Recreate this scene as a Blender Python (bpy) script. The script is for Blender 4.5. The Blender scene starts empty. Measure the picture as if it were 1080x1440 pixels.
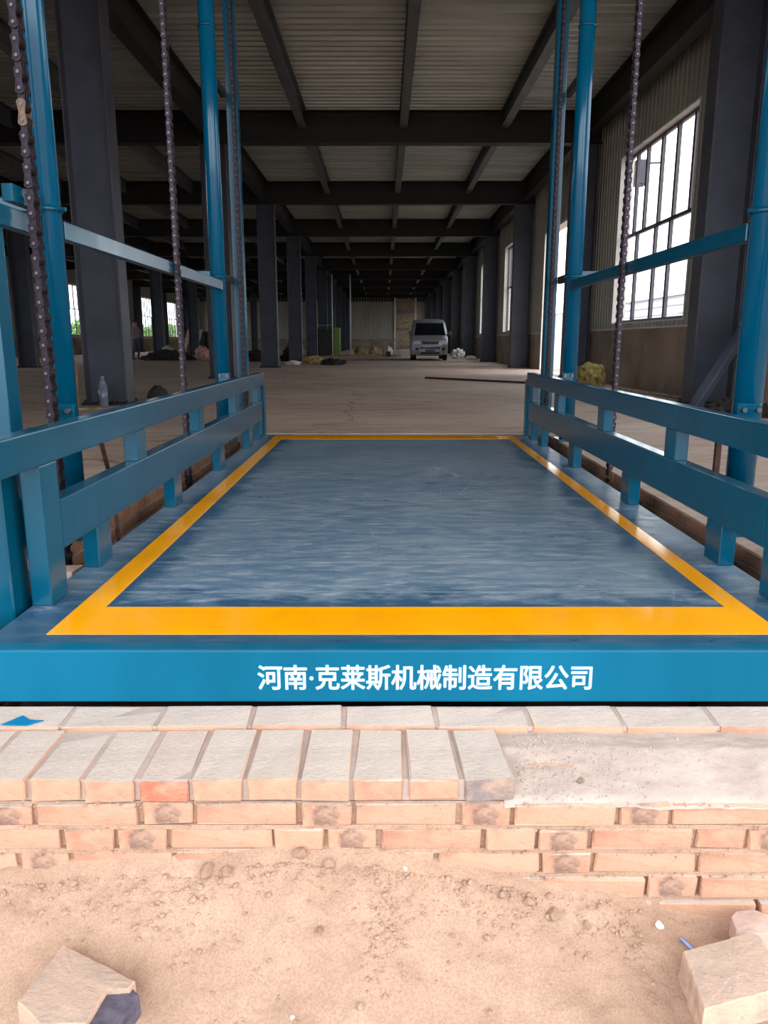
import bpy, bmesh, math, random
from mathutils import Vector, Matrix, noise
random.seed(7)
PI = math.pi
C = bpy.context.scene.collection
sc = bpy.context.scene

# ------------------------------------------------------------------ camera
cam = bpy.data.cameras.new('camera')
cam.sensor_fit = 'VERTICAL'; cam.sensor_height = 36.0; cam.lens = 27.0
cam.clip_start = 0.05; cam.clip_end = 600
camo = bpy.data.objects.new('camera', cam); C.objects.link(camo)
camo.location = (0, 0, 0.835)
camo.rotation_euler = (PI/2 - math.atan(240/1080), 0, 0)
sc.camera = camo

# ------------------------------------------------------------------ world (overcast sky)
w = bpy.data.worlds.new('overcast_sky'); sc.world = w; w.use_nodes = True
nt = w.node_tree; nt.nodes.clear()
out = nt.nodes.new('ShaderNodeOutputWorld'); bg = nt.nodes.new('ShaderNodeBackground')
tc = nt.nodes.new('ShaderNodeTexCoord'); nz = nt.nodes.new('ShaderNodeTexNoise'); rp = nt.nodes.new('ShaderNodeValToRGB')
nz.inputs['Scale'].default_value = 1.6; nz.inputs['Detail'].default_value = 4
rp.color_ramp.elements[0].color = (0.86, 0.91, 1.0, 1); rp.color_ramp.elements[0].position = 0.3
rp.color_ramp.elements[1].color = (1.0, 1.0, 1.0, 1); rp.color_ramp.elements[1].position = 0.7
nt.links.new(tc.outputs['Generated'], nz.inputs['Vector']); nt.links.new(nz.outputs['Fac'], rp.inputs['Fac'])
nt.links.new(rp.outputs['Color'], bg.inputs['Color']); nt.links.new(bg.outputs['Background'], out.inputs['Surface'])
bg.inputs['Strength'].default_value = 5.0

# ------------------------------------------------------------------ exposure
vs = sc.view_settings
vs.view_transform = 'Standard'; vs.look = 'None'; vs.gamma = 1; vs.use_curve_mapping = False
vs.exposure = 0.0

# ------------------------------------------------------------------ materials
def s2l(c):
    return tuple(((v/255)/12.92 if v <= 10 else (((v/255)+0.055)/1.055)**2.4) for v in c)
class N:
    """tiny node helper"""
    def __init__(s, name, rough=0.6, metal=0.0, spec=0.5):
        s.m = bpy.data.materials.new(name); s.m.use_nodes = True
        s.t = s.m.node_tree; s.b = s.t.nodes['Principled BSDF']
        s.b.inputs['Roughness'].default_value = rough; s.b.inputs['Metallic'].default_value = metal
        s.b.inputs['Specular IOR Level'].default_value = spec
        s._tc = None
    def n(s, t, **k):
        x = s.t.nodes.new(t)
        for a, v in k.items(): setattr(x, a, v)
        return x
    def l(s, a, b): s.t.links.new(a, b)
    def coord(s, scale=(1, 1, 1), kind='Object'):
        if s._tc is None: s._tc = s.n('ShaderNodeTexCoord')
        mp = s.n('ShaderNodeMapping'); mp.inputs['Scale'].default_value = scale
        s.l(s._tc.outputs[kind], mp.inputs['Vector']); return mp.outputs['Vector']
    def noise(s, scale, detail=5, rough=0.55, cs=(1, 1, 1), dist=0.0):
        x = s.n('ShaderNodeTexNoise'); x.inputs['Scale'].default_value = scale
        x.inputs['Detail'].default_value = detail; x.inputs['Roughness'].default_value = rough
        x.inputs['Distortion'].default_value = dist
        s.l(s.coord(cs), x.inputs['Vector']); return x.outputs['Fac']
    def ramp(s, fac, *stops):
        r = s.n('ShaderNodeValToRGB'); e = r.color_ramp.elements
        while len(e) < len(stops): e.new(0.5)
        for el, (p, c) in zip(e, stops):
            el.position = p
            el.color = (c, c, c, 1) if isinstance(c, (int, float)) else (*c, 1)
        s.l(fac, r.inputs['Fac']); return r.outputs['Color']
    def mix(s, fac, a, b, mode='MIX'):
        x = s.n('ShaderNodeMix', data_type='RGBA', blend_type=mode)
        for sock, v in ((x.inputs[0], fac), (x.inputs[6], a), (x.inputs[7], b)):
            if hasattr(v, 'is_linked'): s.l(v, sock)
            elif isinstance(v, (int, float)): sock.default_value = v
            else: sock.default_value = (*v, 1)
        return x.outputs[2]
    def math(s, op, a, b=0.0):
        x = s.n('ShaderNodeMath', operation=op)
        for i, v in enumerate((a, b)):
            if hasattr(v, 'is_linked'): s.l(v, x.inputs[i])
            else: x.inputs[i].default_value = v
        return x.outputs[0]
    def color(s, c):
        if hasattr(c, 'is_linked'): s.l(c, s.b.inputs['Base Color'])
        else: s.b.inputs['Base Color'].default_value = (*c, 1)
        return s
    def rough(s, c): s.l(c, s.b.inputs['Roughness']); return s
    def bump(s, h, strength=0.3, dist=0.01):
        x = s.n('ShaderNodeBump'); x.inputs['Strength'].default_value = strength; x.inputs['Distance'].default_value = dist
        s.l(h, x.inputs['Height']); s.l(x.outputs['Normal'], s.b.inputs['Normal']); return s

M = {}
def simple(name, rgb, rough=0.6, metal=0.0, var=0.12, scale=6, bump=0.0, spec=0.5):
    a = N(name, rough, metal, spec); c = s2l(rgb)
    f = a.noise(scale, 5)
    lo = tuple(v*(1-var*2) for v in c); hi = tuple(min(1, v*(1+var*2)) for v in c)
    a.color(a.ramp(f, (0.3, lo), (0.7, hi)))
    if bump: a.bump(a.noise(scale*8, 4), bump, 0.004)
    M[name] = a.m; return a.m

# blue enamel paint: glossy, slightly uneven, a little dust on upward faces
def blue(name, rgb, dust=0.15, rough=0.2, spec=0.4):
    a = N(name, rough, 0, spec); c = s2l(rgb)
    f = a.noise(3, 4, cs=(1, 1, .4)); base = a.ramp(f, (0.3, tuple(v*.85 for v in c)), (0.7, tuple(v*1.12 for v in c)))
    g = a.n('ShaderNodeNewGeometry'); sx = a.n('ShaderNodeSeparateXYZ'); a.l(g.outputs['Normal'], sx.inputs[0])
    up = a.ramp(sx.outputs['Z'], (0.6, 0.0), (0.95, 1.0))
    d = a.math('MULTIPLY', up, a.ramp(a.noise(9, 6), (0.35, 0.15*dust), (0.65, dust)))
    a.color(a.mix(d, base, s2l((120, 128, 135))))
    a.rough(a.ramp(a.noise(3, 3), (0.3, rough*.85), (0.7, rough*1.2)))
    a.bump(a.noise(4, 2), 0.05, 0.002)
    M[name] = a.m
blue('blue_paint', (0, 70, 94))
blue('blue_paint_tube', (0, 78, 110), 0.1, 0.14)
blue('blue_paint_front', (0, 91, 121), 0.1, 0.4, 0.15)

# worn floor plate of the platform
a = N('worn_plate', 0.4)
f1 = a.noise(1.3, 6, 0.6); f2 = a.noise(2.0, 8, 0.7, cs=(1.2, 9, 1)); f3 = a.noise(7, 8, 0.75, cs=(1, 3.5, 1), dist=0.6)
base = a.mix(a.ramp(f1, (0.3, 0.0), (0.7, 1.0)), s2l((88, 116, 138)), s2l((120, 138, 150)))
base = a.mix(a.ramp(f2, (0.42, 0.0), (0.62, 0.55)), base, s2l((62, 94, 122)))
base = a.mix(a.ramp(f3, (0.48, 0.0), (0.68, 0.7)), base, s2l((168, 176, 182)))
scr = a.noise(30, 4, 0.7, cs=(0.35, 9, 1), dist=0.3)
base = a.mix(a.ramp(scr, (0.66, 0.0), (0.71, 0.6)), base, s2l((176, 186, 192)))
v = a.n('ShaderNodeTexVoronoi', feature='DISTANCE_TO_EDGE'); v.inputs['Scale'].default_value = 1.1
a.l(a.coord((1.0, 0.7, 1)), v.inputs['Vector'])
vd = a.math('MULTIPLY', a.ramp(v.outputs['Distance'], (0.0, 1.0), (0.0035, 0.0)), a.ramp(a.noise(3, 3), (0.5, 0.0), (0.6, 0.55)))
base = a.mix(vd, base, s2l((180, 190, 196)))
sxy = a.n('ShaderNodeSeparateXYZ'); a.l(a.coord((1, 1, 1)), sxy.inputs[0])
wob = a.math('MULTIPLY', a.math('SUBTRACT', a.noise(5, 6, 0.7, cs=(1, 1.6, 1)), 0.5), 0.34)
def band(v, c0, c1):
    return a.ramp(a.math('ADD', v, wob), (c0, 0.0), (c1, 1.0))
axx = a.math('MULTIPLY', a.math('ABSOLUTE', sxy.outputs['X']), 0.8)
ex = a.math('MULTIPLY', a.ramp(a.math('ADD', axx, wob), (0.70, 0.0), (0.78, 1.0)), a.ramp(a.math('ADD', axx, a.math('MULTIPLY', wob, 0.4)), (0.86, 1.0), (0.93, 0.2)))
fy = band(a.math('MULTIPLY', sxy.outputs['Y'], -0.4), 0.80, 0.852)
clm = a.math('MULTIPLY', a.math('MAXIMUM', ex, fy), 0.8)
base = a.mix(clm, base, s2l((10, 66, 98)))
a.color(base); a.rough(a.ramp(f3, (0.3, 0.22), (0.7, 0.5))); a.bump(f3, 0.08, 0.003)
M['worn_plate'] = a.m

a = N('yellow_paint', 0.12)
f = a.noise(5, 5); c = a.ramp(f, (0.3, s2l((244, 162, 0))), (0.7, s2l((250, 172, 0))))
c = a.mix(a.ramp(a.noise(26, 6, 0.7, cs=(1, 4, 1)), (0.70, 0.0), (0.76, 0.3)), c, s2l((150, 140, 110)))
a.color(c); a.rough(a.ramp(a.noise(4, 3), (0.3, 0.1), (0.7, 0.2))); M['yellow_paint'] = a.m

simple('white_stencil', (214, 220, 226), 0.6, var=0.03)
simple('stencil_overspray', (70, 140, 172), 0.6, var=0.1)
simple('steel_joist', (78, 82, 86), 0.5, var=0.15, scale=2)  # paler than the other beams: window reflections put into the joist colour
simple('bottle_plastic', (112, 120, 138), 0.25, var=0.1)
simple('steel_dark', (19, 17, 19), 0.6, var=0.2, scale=2)
simple('steel_slate', (60, 65, 79), 0.5, var=0.18, scale=1.5)
simple('steel_flange', (66, 66, 76), 0.5, var=0.15, scale=2)
simple('dark_rubble', (40, 34, 33), 0.9, var=0.3, scale=9, bump=0.6)
simple('rust_steel', (74, 48, 36), 0.8, 0.3, var=0.3, scale=30, bump=0.4)
simple('rust_bar', (58, 34, 28), 0.85, 0.2, var=0.3, scale=20, bump=0.4)
simple('galvanised', (150, 152, 156), 0.4, 0.6, var=0.1)
simple('bolt_steel', (96, 104, 112), 0.4, 0.8, var=0.1)
simple('window_metal', (84, 78, 86), 0.45, 0.3, var=0.1)
simple('white_trim', (206, 198, 192), 0.6, var=0.06)
simple('cement_dado', (140, 122, 108), 0.9, var=0.18, scale=1.2, bump=0.3)
simple('asphalt', (150, 140, 130), 0.9, var=0.15, scale=0.6)
simple('pale_cladding', (200, 200, 206), 0.6, var=0.05)
simple('grey_cladding', (150, 154, 164), 0.6, var=0.05)
simple('leaf_green', (92, 128, 58), 0.8, var=0.35, scale=2)
simple('bark', (80, 64, 50), 0.9, var=0.3)
simple('van_silver', (146, 143, 146), 0.3, 0.2, var=0.04)
simple('van_dark', (24, 24, 28), 0.35, var=0.1)
simple('van_glass', (22, 26, 32), 0.08, var=0.1)
simple('tyre', (22, 22, 22), 0.85, var=0.1)
simple('lamp_lens', (205, 205, 212), 0.1, var=0.05)
simple('plate_blue', (40, 70, 130), 0.4, var=0.05)
simple('sack_yellow', (124, 110, 58), 0.9, var=0.4, scale=14, bump=0.9)
simple('sack_white', (200, 192, 184), 0.85, var=0.2, scale=7, bump=0.6)
simple('sack_pink', (205, 158, 148), 0.85, var=0.2, scale=7, bump=0.6)
simple('straw', (162, 138, 92), 0.95, var=0.3, scale=14, bump=0.8)
simple('plywood', (150, 108, 66), 0.8, var=0.25, scale=5)
simple('timber', (150, 130, 104), 0.85, var=0.25, scale=6)
simple('grey_timber', (120, 112, 108), 0.85, var=0.25, scale=6)
simple('cabinet_dark', (26, 26, 28), 0.5, var=0.1)
simple('lime_paint', (104, 132, 40), 0.5, var=0.1)
simple('black_sheet', (18, 16, 17), 0.7, var=0.3, scale=9)
simple('skin', (176, 128, 104), 0.6, var=0.05)
simple('hair', (20, 17, 16), 0.7, var=0.1)
simple('shirt', (132, 124, 128), 0.9, var=0.15, scale=8)
simple('trousers', (72, 74, 84), 0.9, var=0.15, scale=8)
simple('boot', (40, 36, 34), 0.8, var=0.1)
simple('blue_scrap', (10, 120, 165), 0.4, var=0.1)
simple('stone_pale', (190, 166, 154), 0.9, var=0.12, scale=9, bump=0.5)
simple('pebble_white', (250, 250, 240), 0.7, var=0.05)
simple('glass_shard', (120, 140, 190), 0.2, var=0.2, scale=30)
simple('twig', (190, 150, 120), 0.9, var=0.2, scale=20)
simple('chain_steel', (44, 36, 46), 0.45, 0.6, var=0.25, scale=60, bump=0.2)
simple('chain_pin', (96, 90, 96), 0.4, 0.8, var=0.1)
simple('chain_brass', (104, 86, 72), 0.45, 0.5, var=0.15, scale=60)
simple('chain_rust', (80, 54, 46), 0.65, 0.5, var=0.3, scale=60, bump=0.3)

# ribbed steel sheets
a = N('deck_sheet', 0.42, 0.35); f = a.noise(1.2, 4, cs=(.3, 2, 1))
a.color(a.ramp(f, (0.3, s2l((148, 152, 146))), (0.7, s2l((184, 188, 182))))); M['deck_sheet'] = a.m
a = N('wall_sheet', 0.5, 0.0); f = a.noise(1.0, 4, cs=(1, 1, .2))
a.color(a.ramp(f, (0.3, s2l((140, 136, 124))), (0.7, s2l((160, 156, 144))))); M['wall_sheet'] = a.m

# concrete floor
a = N('concrete_floor', 0.55, 0, 0.4)
f1 = a.noise(0.35, 7, 0.62, cs=(1, 1.6, 1)); f2 = a.noise(2.2, 8, 0.7, cs=(.6, 2, 1), dist=.5); f3 = a.noise(16, 5)
c = a.mix(a.ramp(f1, (0.3, 0.0), (0.7, 1.0)), s2l((172, 148, 132)), s2l((206, 184, 168)))
c = a.mix(a.ramp(f2, (0.5, 0.0), (0.72, 0.6)), c, s2l((122, 102, 90)))
c = a.mix(a.ramp(f3, (0.3, 0.25), (0.7, 0.0)), c, s2l((110, 96, 88)))
v = a.n('ShaderNodeTexVoronoi', feature='DISTANCE_TO_EDGE'); v.inputs['Scale'].default_value = 0.22
wv = a.n('ShaderNodeVectorMath', operation='ADD'); nn = a.n('ShaderNodeTexNoise'); nn.inputs['Scale'].default_value = 1.2
a.l(a.coord((1, 1, 1)), nn.inputs['Vector']); a.l(nn.outputs['Color'], wv.inputs[0]); a.l(a.coord((1, 1, 1)), wv.inputs[1])
a.l(wv.outputs[0], v.inputs['Vector'])
c = a.mix(a.ramp(v.outputs['Distance'], (0.0, 0.7), (0.004, 0.0)), c, s2l((70, 58, 52)))
a.color(c); a.rough(a.ramp(f2, (0.3, 0.45), (0.7, 0.8))); a.bump(f2, 0.25, 0.01); M['concrete_floor'] = a.m

# sand / earth
a = N('sand', 0.95, 0, 0.2)
f1 = a.noise(5, 7, 0.6); f2 = a.noise(46, 6, 0.7); f3 = a.noise(190, 3, 0.6)
c = a.mix(a.ramp(f1, (0.3, 0.0), (0.7, 1.0)), s2l((162, 134, 114)), s2l((184, 156, 135)))
c = a.mix(a.ramp(f2, (0.6, 0.0), (0.74, 0.45)), c, s2l((128, 100, 82)))
c = a.mix(a.ramp(f3, (0.35, 0.45), (0.6, 0.0)), c, s2l((132, 104, 86)))
a.color(c); a.bump(a.math('ADD', f2, a.math('MULTIPLY', f3, 0.4)), 0.5, 0.006); M['sand'] = a.m

a = N('mortar', 0.95, 0, 0.2)
f1 = a.noise(7, 7, 0.65); f2 = a.noise(60, 5, 0.7)
c = a.mix(a.ramp(f1, (0.3, 0.0), (0.7, 1.0)), s2l((168, 152, 143)), s2l((190, 174, 163)))
c = a.mix(a.ramp(f2, (0.58, 0.0), (0.74, 0.4)), c, s2l((140, 122, 114)))
a.color(c); a.bump(f2, 0.6, 0.005); M['mortar'] = a.m

# bricks: fired clay with pale dust lying on upward faces
def brick_mat(name, lo, hi, dust, marks=False, dustf=0.95, smearc=(182, 152, 130)):
    a = N(name, 0.92, 0, 0.2)
    oi = a.n('ShaderNodeObjectInfo')
    f = a.noise(13, 6, 0.65); fine = a.noise(90, 5, 0.7)
    c = a.mix(oi.outputs['Random'], s2l(lo), s2l(hi))
    c = a.mix(a.ramp(f, (0.35, 0.0), (0.7, 0.7)), c, s2l(tuple(min(255, v+14) for v in hi)))
    c = a.mix(a.ramp(fine, (0.6, 0.0), (0.75, 0.35)), c, s2l(tuple(v*.8 for v in lo)))
    if marks:   # round burnt kiln mark on the header face
        gr = a.n('ShaderNodeVectorMath', operation='LENGTH'); a.l(a.coord((1, .0, 1)), gr.inputs[0])
        d = a.math('ADD', gr.outputs['Value'], a.math('MULTIPLY', a.math('SUBTRACT', a.noise(38, 6, 0.75), 0.5), 0.06))
        c = a.mix(a.ramp(d, (0.006, 0.85), (0.014, 0.5), (0.022, 0.85), (0.036, 0.0)), c, s2l((100, 86, 80)))
    smear = a.noise(9, 7, 0.7, cs=(1, 1, 1.8), dist=.4)
    c = a.mix(a.ramp(smear, (0.44, 0.0), (0.62, 0.75)), c, s2l(smearc))
    g = a.n('ShaderNodeNewGeometry'); sx = a.n('ShaderNodeSeparateXYZ'); a.l(g.outputs['Normal'], sx.inputs[0])
    up = a.ramp(sx.outputs['Z'], (0.75, 0.0), (0.97, dustf))
    dc = a.ramp(a.noise(18, 6, 0.65), (0.3, s2l(tuple(v*.93 for v in dust))), (0.7, s2l(dust)))
    c = a.mix(up, c, dc)
    pit = a.noise(55, 6, 0.75)
    c = a.mix(a.ramp(pit, (0.60, 0.0), (0.72, 0.5)), c, s2l(tuple(v*.62 for v in dust)))
    a.color(c); a.bump(a.math('ADD', f, a.math('MULTIPLY', fine, 0.6)), 0.9, 0.006); M[name] = a.m
brick_mat('brick_clay', (166, 122, 101), (188, 144, 120), (206, 192, 180))
brick_mat('brick_burnt', (166, 122, 101), (186, 142, 118), (206, 192, 180), True)
brick_mat('brick_red', (170, 106, 82), (174, 110, 86), (204, 188, 176))
brick_mat('brick_grey', (122, 112, 110), (130, 118, 114), (204, 190, 178))
brick_mat('brick_yellow', (200, 172, 132), (206, 178, 140), (204, 190, 178))
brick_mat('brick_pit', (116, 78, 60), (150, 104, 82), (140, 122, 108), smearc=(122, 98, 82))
brick_mat('broken_brick', (184, 152, 130), (192, 162, 142), (188, 168, 154), dustf=0.5, smearc=(150, 136, 124))
simple('brick_core_dark', (84, 78, 92), 0.9, var=0.25, scale=30, bump=0.5)

# clear window pane
a = N('clear_glass'); a.t.nodes.remove(a.b)
tr = a.n('ShaderNodeBsdfTransparent'); gl = a.n('ShaderNodeBsdfGlossy'); gl.inputs['Roughness'].default_value = 0.03
tr.inputs['Color'].default_value = (0.93, 0.95, 0.95, 1)
mx = a.n('ShaderNodeMixShader'); mx.inputs[0].default_value = 0.06; a.l(tr.outputs[0], mx.inputs[1]); a.l(gl.outputs[0], mx.inputs[2])
a.l(mx.outputs[0], a.t.nodes['Material Output'].inputs['Surface']); M['clear_glass'] = a.m

# ------------------------------------------------------------------ geometry helpers
class MB:
    def __init__(s): s.v = []; s.f = []
    def box(s, x0, x1, y0, y1, z0, z1):
        n = len(s.v)
        s.v += [(x0, y0, z0), (x1, y0, z0), (x1, y1, z0), (x0, y1, z0), (x0, y0, z1), (x1, y0, z1), (x1, y1, z1), (x0, y1, z1)]
        for q in ((3, 2, 1, 0), (4, 5, 6, 7), (0, 1, 5, 4), (1, 2, 6, 5), (2, 3, 7, 6), (3, 0, 4, 7)):
            s.f.append(tuple(n+i for i in q))
        return s
    def tube(s, p0, p1, r, n=12, r1=None, cap=True):
        p0 = Vector(p0); p1 = Vector(p1); r1 = r if r1 is None else r1
        d = (p1-p0).normalized(); a = d.orthogonal().normalized(); b = d.cross(a); k = len(s.v)
        for p, rr in ((p0, r), (p1, r1)):
            for i in range(n):
                t = 2*PI*i/n; s.v.append(tuple(p + a*math.cos(t)*rr + b*math.sin(t)*rr))
        for i in range(n):
            j = (i+1) % n; s.f.append((k+i, k+j, k+n+j, k+n+i))
        if cap:
            s.f.append(tuple(k+i for i in reversed(range(n)))); s.f.append(tuple(k+n+i for i in range(n)))
        return s
    def path(s, pts, r, n=8):
        for p, q in zip(pts, pts[1:]): s.tube(p, q, r, n)
        return s
    def bar(s, p0, p1, wx, h):
        """rectangular bar between two points, wx across, h upright"""
        p0 = Vector(p0); p1 = Vector(p1); d = (p1-p0).normalized(); up = Vector((0, 0, 1))
        if abs(d.z) > .95: up = Vector((0, 1, 0))
        sd = d.cross(up).normalized(); u = sd.cross(d); k = len(s.v)
        for p in (p0, p1):
            for a_, b_ in ((-1, -1), (1, -1), (1, 1), (-1, 1)): s.v.append(tuple(p + sd*a_*wx/2 + u*b_*h/2))
        for q in ((0, 3, 2, 1), (4, 5, 6, 7), (0, 1, 5, 4), (1, 2, 6, 5), (2, 3, 7, 6), (3, 0, 4, 7)): s.f.append(tuple(k+i for i in q))
        return s
    def prism(s, pts, axis, a0, a1):
        """extrude 2D outline pts along axis (0,1,2) from a0 to a1"""
        k = len(s.v); n = len(pts)
        for a_ in (a0, a1):
            for (p, q) in pts:
                s.v.append({0: (a_, p, q), 1: (p, a_, q), 2: (p, q, a_)}[axis])
        s.f.append(tuple(k+i for i in reversed(range(n)))); s.f.append(tuple(k+n+i for i in range(n)))
        for i in range(n):
            j = (i+1) % n; s.f.append((k+i, k+j, k+n+j, k+n+i))
        return s
    def build(s, name, mat, parent=None, bevel=0, smooth=False, seg=1):
        me = bpy.data.meshes.new(name); off = parent_origin(parent)
        me.from_pydata([(x-off[0], y-off[1], z-off[2]) for x, y, z in s.v], [], s.f)
        bm = bmesh.new(); bm.from_mesh(me)
        if bevel: bmesh.ops.bevel(bm, geom=bm.edges[:], offset=bevel, segments=seg, affect='EDGES', profile=0.6)
        bmesh.ops.recalc_face_normals(bm, faces=bm.faces)
        bm.to_mesh(me); bm.free()
        return link(name, me, mat, parent, smooth)
def parent_origin(p):
    o = Vector((0, 0, 0))
    while p is not None: o = o + Vector(p.location); p = p.parent
    return o
def link(name, me, mat, parent=None, smooth=False, loc=None):
    if mat and not me.materials: me.materials.append(M[mat] if isinstance(mat, str) else mat)
    if smooth:
        for p in me.polygons: p.use_smooth = len(p.vertices) <= 4
    o = bpy.data.objects.new(name, me); C.objects.link(o); o.parent = parent
    if loc is not None: o.location = loc
    return o
def tag(o, label, cat, group=None, kind=None):
    o['label'] = label; o['category'] = cat
    if group: o['group'] = group
    if kind: o['kind'] = kind
    return o
def empty(name, loc=(0, 0, 0)):
    o = bpy.data.objects.new(name, None); C.objects.link(o); o.location = loc; o.empty_display_size = .1; return o
def struct(o): o['kind'] = 'structure'; return o
ORD = ['first', 'second', 'third', 'fourth', 'fifth', 'sixth', 'seventh', 'eighth', 'ninth', 'tenth', 'eleventh', 'twelfth']

def blob_mesh(name, sx, sy, sz, seed, rough=0.25, freq=2.0, sub=3, flat=True):
    bm = bmesh.new(); bmesh.ops.create_icosphere(bm, subdivisions=sub, radius=1)
    for v in bm.verts:
        n1 = noise.fractal(v.co*freq + Vector((seed*3.1, seed*1.7, seed)), 0.8, 2.0, 4)
        v.co *= 1 + rough*n1
        v.co = Vector((v.co.x*sx, v.co.y*sy, v.co.z*sz))
        if flat: v.co.z = max(v.co.z, -sz*.45) + sz*.45
    me = bpy.data.meshes.new(name); bm.to_mesh(me); bm.free(); return me
def rock_mesh(name, seed, sub=2):
    """angular stone: a jittered, planed-off icosphere of unit size"""
    rnd = random.Random(seed); bm = bmesh.new(); bmesh.ops.create_icosphere(bm, subdivisions=sub, radius=1)
    pl = [(Vector((rnd.uniform(-1, 1), rnd.uniform(-1, 1), rnd.uniform(-1, 1))).normalized(), rnd.uniform(.5, .8)) for _ in range(9)]
    for v in bm.verts:
        for n, d in pl:
            t = v.co.dot(n)-d
            if t > 0: v.co -= n*t
    me = bpy.data.meshes.new(name); bm.to_mesh(me); bm.free(); return me

# ================================================================== THE HALL
H_DECK = 5.68; B_BOT = 5.02
BAY0, BAY = 10.54, 7.52
XL, XR, YB, YF = -19.9, 4.75, BAY0 + 10*BAY, 2.95
PX0, PX1, PY0, PY1 = -1.335, 1.50, 1.99, 7.12      # lift pit
# floor slab around the lift pit
fl = MB().box(XL, PX0, YF, YB, -0.15, 0).box(PX1, XR, YF, YB, -0.15, 0).box(PX0, PX1, PY1, YB, -0.15, 0)
fl.box(-4.2, PX0, PY0+.02, YF, -0.15, 0).box(PX1, 4.4, PY0+.02, YF, -0.15, 0)
floor = struct(fl.build('floor', 'concrete_floor'))
# pit: floor and brick side walls, each brick its own piece
struct(MB().box(PX0-.14, PX1+.14, PY0-.12, PY1+.05, -0.95, -0.9).build('floor_pit', 'cement_dado'))

def brick_variants(L, W, Hh, n=5, ch=.003):
    out_ = []
    for k in range(n):
        rnd = random.Random(100+k+int(L*1000)); bm = bmesh.new()
        bmesh.ops.create_cube(bm, size=1)
        for v in bm.verts:
            v.co = Vector((v.co.x*L, v.co.y*W, v.co.z*Hh))
        bmesh.ops.bevel(bm, geom=bm.edges[:], offset=ch, segments=1, affect='EDGES')
        for v in bm.verts: v.co += Vector((rnd.uniform(-1, 1)*.0028, rnd.uniform(-1, 1)*.0035, rnd.uniform(-1, 1)*.0022))
        me = bpy.data.meshes.new('brick'); bm.to_mesh(me); bm.free(); out_.append(me)
    return out_
def with_mat(meshes, mat):
    r = []
    for m in meshes:
        c = m.copy(); c.materials.clear(); c.materials.append(M[mat]); r.append(c)
    return r
STR = brick_variants(.240, .115, .054); HED = brick_variants(.115, .240, .054)
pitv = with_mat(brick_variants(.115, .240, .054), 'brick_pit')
for side, xx in (('left', PX0-.0575), ('right', PX1+.0575)):
    pw = struct(MB().box(xx-.045, xx+.045, PY0+.15, PY1+.1, -.9, -.152).build('wall_pit_'+side, 'mortar'))
    for r in range(5):
        z = -.03-.064*r - (.0)
        y = PY0+.2 + (.125 if r % 2 else 0)
        while y < PY1:
            b = link('brick', random.choice(pitv), None, pw, loc=(xx, y, z-.15 if False else z-.155+.0))
            y += .25
# cement facing of the slab edge is left bare: bricks start under the slab, so the slab edge itself is brick-faced
for side, xx in (('left', PX0+.004), ('right', PX1-.004)):
    pw = bpy.data.objects['wall_pit_'+side]
    for r in range(2):
        y = PY0+.3 + (.125 if r % 2 else 0)
        while y < PY1-.1:
            o = link('brick', random.choice(pitv), None, pw, loc=(xx-.05*(1 if side == 'left' else -1), y, -.032-.064*r)); y += .25
struct(MB().box(PX0, PX1, PY1, PY1+.02, -.9, -.15).build('wall_pit_back', 'cement_dado'))

# ceiling: composite floor deck of ribbed steel sheet on steel beams
ceiling = struct(empty('ceiling', (0, 0, 0)))
dk = MB().box(XL-.2, XR+.2, YF-.3, YB+.2, H_DECK+.06, H_DECK+.22)
y = YF-.2
while y < YB:
    k = len(dk.v)
    for xx in (XL, XR):
        dk.v += [(xx, y, H_DECK+.061), (xx, y+.02, H_DECK), (xx, y+.09, H_DECK), (xx, y+.11, H_DECK+.061)]
    for i in range(3): dk.f.append((k+i, k+i+1, k+4+i+1, k+4+i))
    y += .23
dk.build('deck_sheet', 'deck_sheet', ceiling)
def hbeam_profile(w_, h_, tf, tw):
    a_, b_ = w_/2, tw/2
    return [(-a_, 0), (a_, 0), (a_, tf), (b_, tf), (b_, h_-tf), (a_, h_-tf), (a_, h_), (-a_, h_), (-a_, h_-tf), (-b_, h_-tf), (-b_, tf), (-a_, tf)]
COLROWS = [XL+.3, -11.6, -3.715, XR-.365]
for k in range(-1, 11):
    yy = BAY0 + BAY*k
    prof = [(yy+p, B_BOT+q) for p, q in hbeam_profile(.28, H_DECK-B_BOT-.005, .02, .012)]
    MB().prism(prof, 0, XL+.02, XR-.02).build('cross_beam', 'steel_dark', ceiling)
JO = [-17.9, -15.9, -13.95, -10.0, -8.0, -5.95, -1.75, .42, 2.6]
for k in range(-1, 10):
    y0 = BAY0 + BAY*k + .142; y1 = y0 + BAY - .284
    for xx in JO:
        prof = [(xx+p, H_DECK-.36+q) for p, q in hbeam_profile(.17, .355, .014, .009)]
        MB().prism(prof, 1, y0, y1).build('joist', 'steel_joist', ceiling)
    for xx in COLROWS[1:]:
        prof = [(min(xx, XR-.14)+p, B_BOT+.08+q) for p, q in hbeam_profile(.24, H_DECK-B_BOT-.085, .018, .012)]
        MB().prism(prof, 1, y0, y1).build('tie_beam', 'steel_dark', ceiling)

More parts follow.
